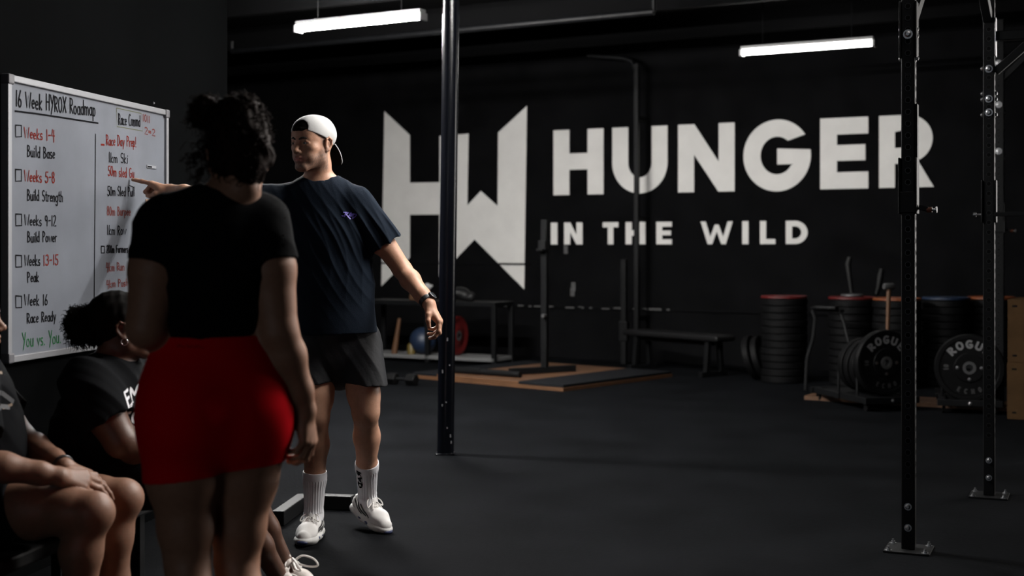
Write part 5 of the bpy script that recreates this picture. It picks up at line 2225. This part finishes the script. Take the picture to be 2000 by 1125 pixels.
# ================================================================ the standing woman in red shorts
def build_woman():
    root = thing('person', 'woman in black tee and bright red shorts standing with her back turned', 'person', np.array([-.76, 3.63, 0]))
    F = nrm([-.38, .925, 0])
    B = frame(F)                                   # left, forward, up
    L_, up = B[:, 0], B[:, 2]
    O = P(463, 312, 3.64)
    Rhd = frame(nrm([-.42, .90, -.10]))
    lp = lambda x, y, z: O + Rhd @ np.array([x, y, z])
    nb = P(446, 398, 3.61)
    Ls, Rs = P(318, 452, 3.56), P(513, 446, 3.65)
    Le, Re = P(287, 640, 3.52), P(543, 648, 3.63)
    Lw, Rw = P(326, 655, 3.74), P(596, 800, 3.70)
    pel = P(421, 770, 3.62)
    Lh, Rh = P(352, 800, 3.57), P(484, 800, 3.69)
    Lk, Rk = P(366, 1092, 3.58), P(462, 1092, 3.70)
    La, Ra = np.array([Lk[0] + .02, 3.56, .09]), np.array([Rk[0] + .015, 3.70, .09])
    fl = lambda k: (B[:, 1], k)

    def lower(sd, q=0.0, full=True):
        sd.chain([P(412, 630, 3.62), P(413, 665, 3.62), P(418, 730, 3.62), P(421, 800, 3.62)], [.114 + q, .121 + q, .165 + q, .172 + q], 0, fl(.72), .05)
        sd.ell(P(471, 800, 3.69) - F * .056, np.array([.104, .092, .130]) + q, B, .08)
        sd.ell(P(362, 806, 3.58) - F * .054, np.array([.102, .092, .130]) + q, B, .055)
        sd.ell(P(513, 815, 3.70) - F * .0, np.array([.075, .100, .150]) + q, B, .06)
        sd.ell(P(327, 815, 3.57) - F * .0, np.array([.072, .100, .150]) + q, B, .06)
        for h, k, sx in ((Lh, Lk, -1), (Rh, Rk, 1)):
            th = k - h
            c1_ = h + th * .10
            sd.chain([c1_, h + th * .45, h + th * .80, k], [.104 + q, .094 + q, .070 + q, .060 + q], .03, None, .03)
    body = SD()
    head(body, O, Rhd, .95, True, .92)
    body.chain([lp(0, -.03, -.05), lp(0, -.032, -.085), nb, nb - Z * .06], [.050, .050, .056, .075], .02, None, .02)
    for s_ in (Ls, Rs):
        body.cone(nb - Z * .01, s_, .042, .045, .05)
    body.chain([P(415, 470, 3.61), P(414, 540, 3.61), P(412, 630, 3.62)], [.140, .138, .105], .05, fl(.72), .05)
    lower(body)
    for sh, el, wr in ((Ls, Le, Lw), (Rs, Re, Rw)):
        body.chain([sh, sh * .6 + el * .4, el], [.070, .072, .053], .03, None, .02)
        body.chain([el, el * .7 + wr * .3, el * .25 + wr * .75, wr], [.052, .053, .039, .030], .02, None, .02)
    hand_build(body, Rw, [.10, .06, -1.0], [.25, 1.0, .05], [-1.0, .25, 0.0], ((22, 40, 26), (28, 44, 28), (34, 48, 30), (40, 50, 30)), 1.02)
    hand_build(body, Lw, nrm([.25, .9, .25]), [.3, .1, 1.0], [.8, -.2, -.3], ((30, 50, 30), (35, 55, 30), (40, 55, 30), (45, 55, 30)), .9)
    for k, a in ((Lk, La), (Rk, Ra)):
        sh = a - k
        body.chain([k, k + sh * .3 - F * .022, k + sh * .65 - F * .01, a], [.058, .064, .048, .038], .02, None, .03)
        body.ell(k + sh * .28 - F * .035, (.042, .042, .085), None, .03)
        body.cone(a - Z * .03 - F * .03, a + F * .15 - Z * .055, .034, .026, .03)
        body.ell(a + F * .1 - Z * .066, (.04, .075, .022), frame(F), .02)
    sd_obj('body', body, .0036, M_skinB, root, None, const((.34, .178, .115)))
    face_parts(root, O, Rhd, .95)
    # shorts
    s = SD()
    lower(s, .0045)
    s.cut(P(412, 654, 3.62), nrm([0, 0, 1.0]))
    s.cut(P(440, 921, 3.6), nrm(np.array([.10, 0.0, -1.0])))
    shorts = sd_obj('shorts', s, .004, M_red_s, root, lambda Q: wob(Q, 40, 51) * .0012, label='bright red fitted shorts')
    mb = MB()
    bv = bvh_of(shorts)
    text_on(root, '', P(376, 675, 3.52), np.array([1.0, 0, -.04]), Z, 0, 0, .0012, bv, np.array([0, -1.0, 0]), M_fprint, 'waistband_print', 'faint small waistband print', 1,
            [[(-.036 + i * .008, -.004 + (i % 2) * .007), (-.033 + i * .008, .004 - (i % 3) * .003), (-.030 + i * .008, -.003)] for i in range(9)])
    # tee
    t = SD()
    t.chain([P(415, 462, 3.61), P(414, 530, 3.61), P(412, 600, 3.62), P(413, 670, 3.62)], [.150, .154, .132, .134], 0, fl(.74), .06)
    for s_ in (Ls, Rs):
        t.cone(nb - Z * .020, s_ - Z * .002, .052, .062, .05)
    t.cut(P(413, 657, 3.62), nrm([0, 0, -1.0]))
    for sh, el, cf in ((Ls, Le, .34), (Rs, Re, .32)):
        g = SD()
        ax = nrm(el - sh)
        c0 = sh + (el - sh) * cf
        g.cone(sh - ax * .02, c0 + ax * .05, .076, .081, .03)
        sleeve_cut(g, sh, el, c0, .075, .03)
        t.group(g, .04)
    t.ell(nb + F * .01 + Z * .050, (.068, .070, .058), None, .006, '-')
    tee = sd_obj('t_shirt', t, .004, M_teeb, root,
                 lambda Q: -np.maximum(0, 1 - np.abs(np.sin(Q @ np.array([16, 8, 34.0]) + wob(Q, 12, 61) * 2)) * 1.3) * .004 + wob(Q, 16, 62) * .003, label='fitted black t-shirt')
    # hair: pulled up, curly, with a bun high on the left
    h = SD()
    h.ell(lp(0, -.022, .040), (.086, .108, .102), Rhd, 0)
    h.ell(lp(0, -.060, -.01), (.070, .055, .065), Rhd, .03)
    h.cone(lp(0, -.075, -.03), lp(0, -.062, -.075), .044, .026, .03)
    bun = P(404, 222, 3.62)
    h.ell(bun, (.047, .045, .045), None, .02)
    h.ell(P(468, 214, 3.62), (.055, .05, .04), None, .03)
    h.cut(lp(0, .052, .02), nrm(Rhd @ np.array([0, .85, -.5])), .01)
    h.ell(lp(-.094, -.006, -.012), (.038, .045, .052), Rhd, .01, '-')
    hair = sd_obj('hair', h, .005, M_hairB, root, lambda Q: wob(Q, 70, 71) * .007 + wob(Q, 150, 72) * .004, label='dark curly hair pinned up')
    def keep(c):
        q = (c - O) @ Rhd
        return (q[:, 2] > -.075) & ~((q[:, 0] < -.015) & (q[:, 2] < .062) & (q[:, 1] > -.105))
    bp, bn = sample(hair, 2600, 5, keep)
    mb = MB()
    curls(mb, 900, bp, bn, .026, 1.1, .006, .0016, 6)
    wp = np.array([P(392, 275, 3.6), P(388, 300, 3.6), P(395, 330, 3.62)])
    wn = np.array([[-1, 0, -.5], [-1, 0, -.7], [-.6, 0, -.8]])
    curls(mb, 46, wp, wn, .052, 1.6, .008, .0016, 8)
    mb.build('curly_hair', M_hairB, hair, smooth=True)
    return root


build_woman()


# ================================================================ the seated woman with the hair puff
def build_seated():
    root = thing('person', 'seated woman with curly puff bun and printed black tee below the whiteboard', 'person', np.array([-1.35, 4.7, 0]))
    F = nrm([.95, .30, 0])
    B = frame(F)
    O = P(238, 640, 4.62)
    Rh_ = frame(nrm([.93, .36, .12]))
    lp = lambda x, y, z: O + Rh_ @ np.array([x, y, z])
    nb = P(222, 712, 4.63)
    Rs, Ls = P(176, 760, 4.46), P(262, 742, 4.82)
    Re, Rw = P(236, 862, 4.44), P(318, 885, 4.58)
    Le, Lw = P(330, 850, 4.84), P(345, 888, 4.66)
    hipc = P(162, 925, 4.64)
    Rhp, Lhp = P(178, 938, 4.55), P(190, 930, 4.74)
    Rk, Lk = P(440, 922, 4.60), P(470, 905, 4.86)
    Ra, La = P(548, 1132, 4.86), P(553, 1094, 5.00)
    body = SD()
    head(body, O, Rh_, .97, True, .95)
    body.chain([lp(0, -.03, -.05), lp(0, -.034, -.088), nb, nb - Z * .06], [.054, .055, .062, .085], .02, None, .02)
    for s_ in (Ls, Rs):
        body.cone(nb - Z * .015, s_, .05, .055, .05)
    body.chain([P(212, 775, 4.63), P(190, 850, 4.63), hipc], [.14, .155, .165], .05, (B[:, 1], .85), .05)
    for sh, el, wr in ((Rs, Re, Rw), (Ls, Le, Lw)):
        body.chain([sh, sh * .6 + el * .4, el], [.072, .070, .054], .03, None, .02)
        body.chain([el, el * .7 + wr * .3, wr], [.052, .052, .030], .02, None, .02)
    hand_build(body, Rw, nrm([.8, .5, -.2]), [.2, .3, .9], [-.4, .8, -.2], ((30, 50, 30),) * 4, .92)
    hand_build(body, Lw, nrm([.7, -.6, -.2]), [.2, -.2, .9], [-.2, -.9, -.2], ((30, 50, 30),) * 4, .92)
    for h, k, a in ((Rhp, Rk, Ra), (Lhp, Lk, La)):
        th = k - h
        body.chain([h, h + th * .4, h + th * .8, k], [.108, .098, .074, .062], .04, None, .03)
        sh = a - k
        pr_ = nrm(np.cross(np.cross(F, sh), sh)) * -1
        bk = -nrm(F - nrm(sh) * nrm(sh).dot(F))
        body.chain([k, k + sh * .3 + bk * .02, k + sh * .66 + bk * .008, a], [.058, .060, .042, .033], .02, None, .03)
        body.cone(a - Z * .02, a + nrm([.75, -.55, 0]) * .10 - Z * .055, .032, .024, .02)
    sd_obj('body', body, .0038, M_skinC, root, None, const((.085, .040, .025)))
    face_parts(root, O, Rh_, .97)
    t = SD()
    t.chain([P(216, 772, 4.63), P(196, 840, 4.63), P(172, 920, 4.64)], [.152, .172, .19], 0, (B[:, 1], .86), .06)
    for s_ in (Ls, Rs):
        t.cone(nb - Z * .025, s_ - Z * .004, .062, .074, .06)
    t.cut(P(165, 945, 4.64), -Z)
    for sh, el, cf in ((Rs, Re, .62), (Ls, Le, .6)):
        g = SD()
        ax = nrm(el - sh)
        c0 = sh + (el - sh) * cf
        g.cone(sh - ax * .03, c0 + ax * .05, .088, .094, .03)
        sleeve_cut(g, sh, el, c0, .082, .05)
        t.group(g, .04)
    t.ell(nb + F * .012 + Z * .052, (.078, .078, .062), None, .006, '-')
    tee = sd_obj('t_shirt', t, .0045, M_teeb, root,
                 lambda Q: -np.maximum(0, 1 - np.abs(np.sin(Q @ np.array([22, 18, 26.0]) + wob(Q, 10, 81) * 2)) * 1.2) * .006 + wob(Q, 14, 82) * .004, label='black t-shirt with white chest print')
    bv = bvh_of(tee)
    d = nrm([.55, -.83, .0])
    exx = nrm(np.cross(Z, d))
    exx = exx if exx[0] > 0 else -exx
    for txt, px, py, hgt in (('EMOTE', 288, 762, .044), ('FOUND', 291, 806, .044)):
        c = P(px, py, 4.55)
        text_on(root, txt, c, nrm(exx + Z * .22), Z, hgt, .20, .0042, bv, d, M_print, 'chest_print', 'white chest lettering', 4)
    s = SD()
    for h, k in ((Rhp, Rk), (Lhp, Lk)):
        th = k - h
        s.cone(h - th * .1, h + th * .52, .116, .114, .04)
    s.cut(Rhp + (Rk - Rhp) * .48, nrm(Rk - Rhp), .0)
    sd_obj('shorts', s, .006, M_teeb, root, lambda Q: wob(Q, 16, 83) * .006, label='black shorts')
    h = SD()
    h.ell(lp(0, -.018, .038), (.081, .104, .095), Rh_, 0)
    h.cone(lp(0, -.07, -.01), lp(0, -.05, -.05), .040, .030, .03)
    h.cut(lp(0, .052, .035), nrm(Rh_ @ np.array([0, .90, -.45])), .006)
    hair = sd_obj('hair', h, .004, M_hairC, root, lambda Q: wob(Q, 160, 91) * .0018, label='black hair pulled back')
    pc = P(163, 634, 4.60)
    pf2 = SD()
    pf2.ell(pc, (.060, .056, .062), None, 0)
    pf2.cone(pc, lp(0, -.10, .01), .045, .035, .03)
    puff = sd_obj('hair_puff', pf2, .005, M_hairC, root, lambda Q: wob(Q, 80, 92) * .008 + wob(Q, 200, 93) * .004, label='fluffy black curly puff')
    bp, bn = sample(puff, 2600, 9)
    mb = MB()
    curls(mb, 1300, bp, bn, .026, 1.4, .005, .0013, 10)
    mb.build('curly_hair', M_hairC, puff, smooth=True)
    # hoop earring and shoe
    mb = MB()
    c = lp(-.084, -.004, -.044)
    mb.tube([c + (F * math.cos(2 * math.pi * i / 20) + Z * math.sin(2 * math.pi * i / 20)) * .011 for i in range(20)], .0016, 6, False, 0, True)
    mb.build('earring', M_ring, root, smooth=True, label='small silver hoop earring')
    for a, dd in ((La, nrm([.80, -.58, 0])), (Ra, nrm([.85, -.52, 0]))):
        g = a * [1, 1, 0] + Z * .0015
        g[2] = max(a[2] - .10, .0015)
        shoe(root, g, dd, Z, .25, m_up=mat('cream_canvas_shoe', (.5, .46, .43), .75, bump=.2, bscale=300), accents=False)
    mb = MB()
    e_ = frame(nrm([.80, -.58, 0]))
    g = La * [1, 1, 0] + Z * (max(La[2] - .10, .0015))
    for sd_ in (-1, 1):
        q = lambda x, y, z: g + e_ @ np.array([x, y, z])
        mb.tube(curve_pts([q(0, .05, .10), q(sd_ * .025, .075, .122), q(sd_ * .045, .115, .112), q(sd_ * .045, .135, .09), q(sd_ * .03, .10, .085), q(0, .052, .10)]), .0042, 6)
    mb.build('shoe_lace', M_lace, root, smooth='auto', label='pale shoelace loops')
    return root


build_seated()


# ================================================================ the person seated at the frame's left edge
def build_left():
    root = thing('person', 'person in black tee and shorts seated with hands resting on bare thighs', 'person', np.array([-1.6, 4.25, 0]))
    F = nrm([.97, .24, 0])
    B = frame(F)
    O = P(-66, 622, 4.27)
    Rh_ = frame(nrm([.95, .30, .02]))
    lp = lambda x, y, z: O + Rh_ @ np.array([x, y, z])
    nb = P(-62, 702, 4.27)
    Rs, Ls = P(-58, 752, 4.11), P(-42, 740, 4.45)
    Re, Rw = P(-42, 905, 4.00), P(116, 931, 4.09)
    Le, Lw = P(44, 858, 4.40), P(126, 912, 4.19)
    hipc = P(-35, 965, 4.26)
    Rhp, Lhp = P(-15, 990, 4.16), P(5, 965, 4.36)
    Rk, Lk = P(178, 1003, 4.08), P(237, 975, 4.32)
    Ra, La = P(160, 1250, 4.12), P(226, 1215, 4.34)
    body = SD()
    head(body, O, Rh_, 1.0)
    body.chain([lp(0, -.03, -.05), lp(0, -.03, -.09), nb, nb - Z * .06], [.055, .056, .062, .08], .02, None, .02)
    for s_ in (Ls, Rs):
        body.cone(nb - Z * .015, s_, .05, .055, .05)
    body.chain([P(-48, 790, 4.27), P(-35, 880, 4.27), hipc], [.13, .135, .145], .05, (B[:, 1], .8), .05)
    body_all, body = body, SD()
    for sh, el, wr in ((Rs, Re, Rw), (Ls, Le, Lw)):
        body.chain([sh, sh * .6 + el * .4, el], [.058, .055, .044], .03, None, .02)
        body.chain([el, el * .7 + wr * .3, el * .25 + wr * .75, wr], [.043, .045, .034, .027], .02, None, .02)
    hand_build(body, Rw, nrm([.70, .66, -.24]), [.25, .4, .75], [-.45, .35, -.55], ((14, 30, 20), (18, 32, 20), (22, 34, 22), (26, 36, 24)), .98)
    hand_build(body, Lw, nrm([.88, .16, -.42]), [.3, -.5, .6], [-.35, .3, -.85], ((8, 16, 12), (10, 20, 14), (14, 22, 16), (18, 26, 18)), .96)
    arms_sd, body = body, body_all
    for h, k, a in ((Rhp, Rk, Ra), (Lhp, Lk, La)):
        th = k - h
        body.chain([h, h + th * .4, h + th * .8, k], [.098, .088, .070, .063], .04, None, .03)
        body.ell(k + F * .012 + Z * .004, (.055, .052, .055), None, .03)
        sh = a - k
        body.chain([k, k + sh * .30 - F * .022, k + sh * .66 - F * .01, a], [.057, .061, .045, .036], .02, None, .03)
        body.cone(a - Z * .03, a + F * .15 - Z * .055, .034, .026, .03)
    body.group(arms_sd, .003)
    sd_obj('body', body, .0034, M_skinD, root, None, const((.20, .105, .068)))
    face_parts(root, O, Rh_, 1.0)
    h = SD()
    h.ell(lp(0, -.018, .036), (.081, .104, .094), Rh_, 0)
    h.cut(lp(0, .06, .05), nrm(Rh_ @ np.array([0, .80, -.6])), .006)
    sd_obj('hair', h, .004, M_brow, root, lambda Q: wob(Q, 120, 95) * .003, label='dark hair')
    t = SD()
    t.chain([P(-48, 785, 4.27), P(-38, 870, 4.27), P(-28, 960, 4.26)], [.148, .155, .165], 0, (B[:, 1], .84), .06)
    for s_ in (Ls, Rs):
        t.cone(nb - Z * .022, s_ - Z * .004, .06, .066, .06)
    t.cut(P(-30, 958, 4.26), nrm([.15, 0, -1]))
    for sh, el, cf in ((Rs, Re, .62), (Ls, Le, .62)):
        g = SD()
        ax = nrm(el - sh)
        c0 = sh + (el - sh) * cf
        g.cone(sh - ax * .03, c0 + ax * .05, .074, .078, .03)
        sleeve_cut(g, sh, el, c0, .066, .05)
        t.group(g, .04)
    t.ell(nb + F * .012 + Z * .052, (.074, .074, .062), None, .006, '-')
    tee = sd_obj('t_shirt', t, .0045, M_teeb, root, lambda Q: -np.maximum(0, 1 - np.abs(np.sin(Q @ np.array([24, 18, 22.0]) + wob(Q, 10, 97) * 2)) * 1.2) * .006 + wob(Q, 14, 98) * .004, label='black t-shirt with worn print')
    bv = bvh_of(tee)
    d = nrm([.62, -.78, 0])
    exx = nrm(np.cross(Z, d))
    exx = exx if exx[0] > 0 else -exx
    dg_ = [[(-.03, .050), (-.012, .046)], [(-.006, .052), (.012, .048)]]
    text_on(root, '', P(4, 760, 4.2), exx, Z, 0, 0, .0042, bv, d, M_gold, 'chest_print', 'worn gold chest print', 1, dg_ + [[(.0, -.058), (.018, -.055)], [(.024, -.054), (.034, -.052)]])
    text_on(root, '', P(4, 768, 4.2), exx, Z, 0, 0, .007, bv, d, M_gprint, 'chest_print', 'worn grey chest print', 1, [[(-.06, .02), (.0, .0), (.04, -.03)], [(-.05, -.03), (.02, -.045)]])
    s = SD()
    for h_, k in ((Rhp, Rk), (Lhp, Lk)):
        th = k - h_
        g = SD()
        g.cone(h_ - th * .15, h_ + th * .6, .106, .104, .02)
        g.cut(h_ + th * .34, nrm(th + np.array([0, 0, .12])))
        s.group(g, .03)
    sd_obj('shorts', s, .0055, M_teeb, root, lambda Q: wob(Q, 16, 99) * .005, label='black shorts')
    ax = nrm(Lw - Le)
    c = Lw - ax * .012
    e_a = nrm(np.cross(ax, [0, -1, 0]))
    e_b = np.cross(ax, e_a)
    mb = MB()
    mb.tube([c + (e_a * math.cos(2 * math.pi * i / 24) + e_b * math.sin(2 * math.pi * i / 24)) * .031 for i in range(24)], .0055, 8, False, 0, True)
    mb.build('wristband', M_watch, root, smooth=True, label='black wristband')
    return root


build_left()

# grey capped post of a machine standing between the two seated people
q = P(127, 886, 4.50)
cpst = thing('capped_post', 'grey capped slim black post between the two seated people', 'post', q * [1, 1, 0])
mb = MB()
mb.cyl(q * [1, 1, 0] + Z * .012, q - Z * .03, .010, 12)
mb.box(q * [1, 1, 0] + Z * .008, (.14, .14, .014), None, bev=.004)
mb.build('stem', M_steel_black, cpst, smooth='auto')
mb = MB()
mb.box(q, (.042, .045, .040), np.stack([[.97, .24, 0], [-.24, .97, 0], [0, 0, 1]], 1), bev=.005)
mb.build('grey_cap', M_grey, cpst, label='grey block cap')
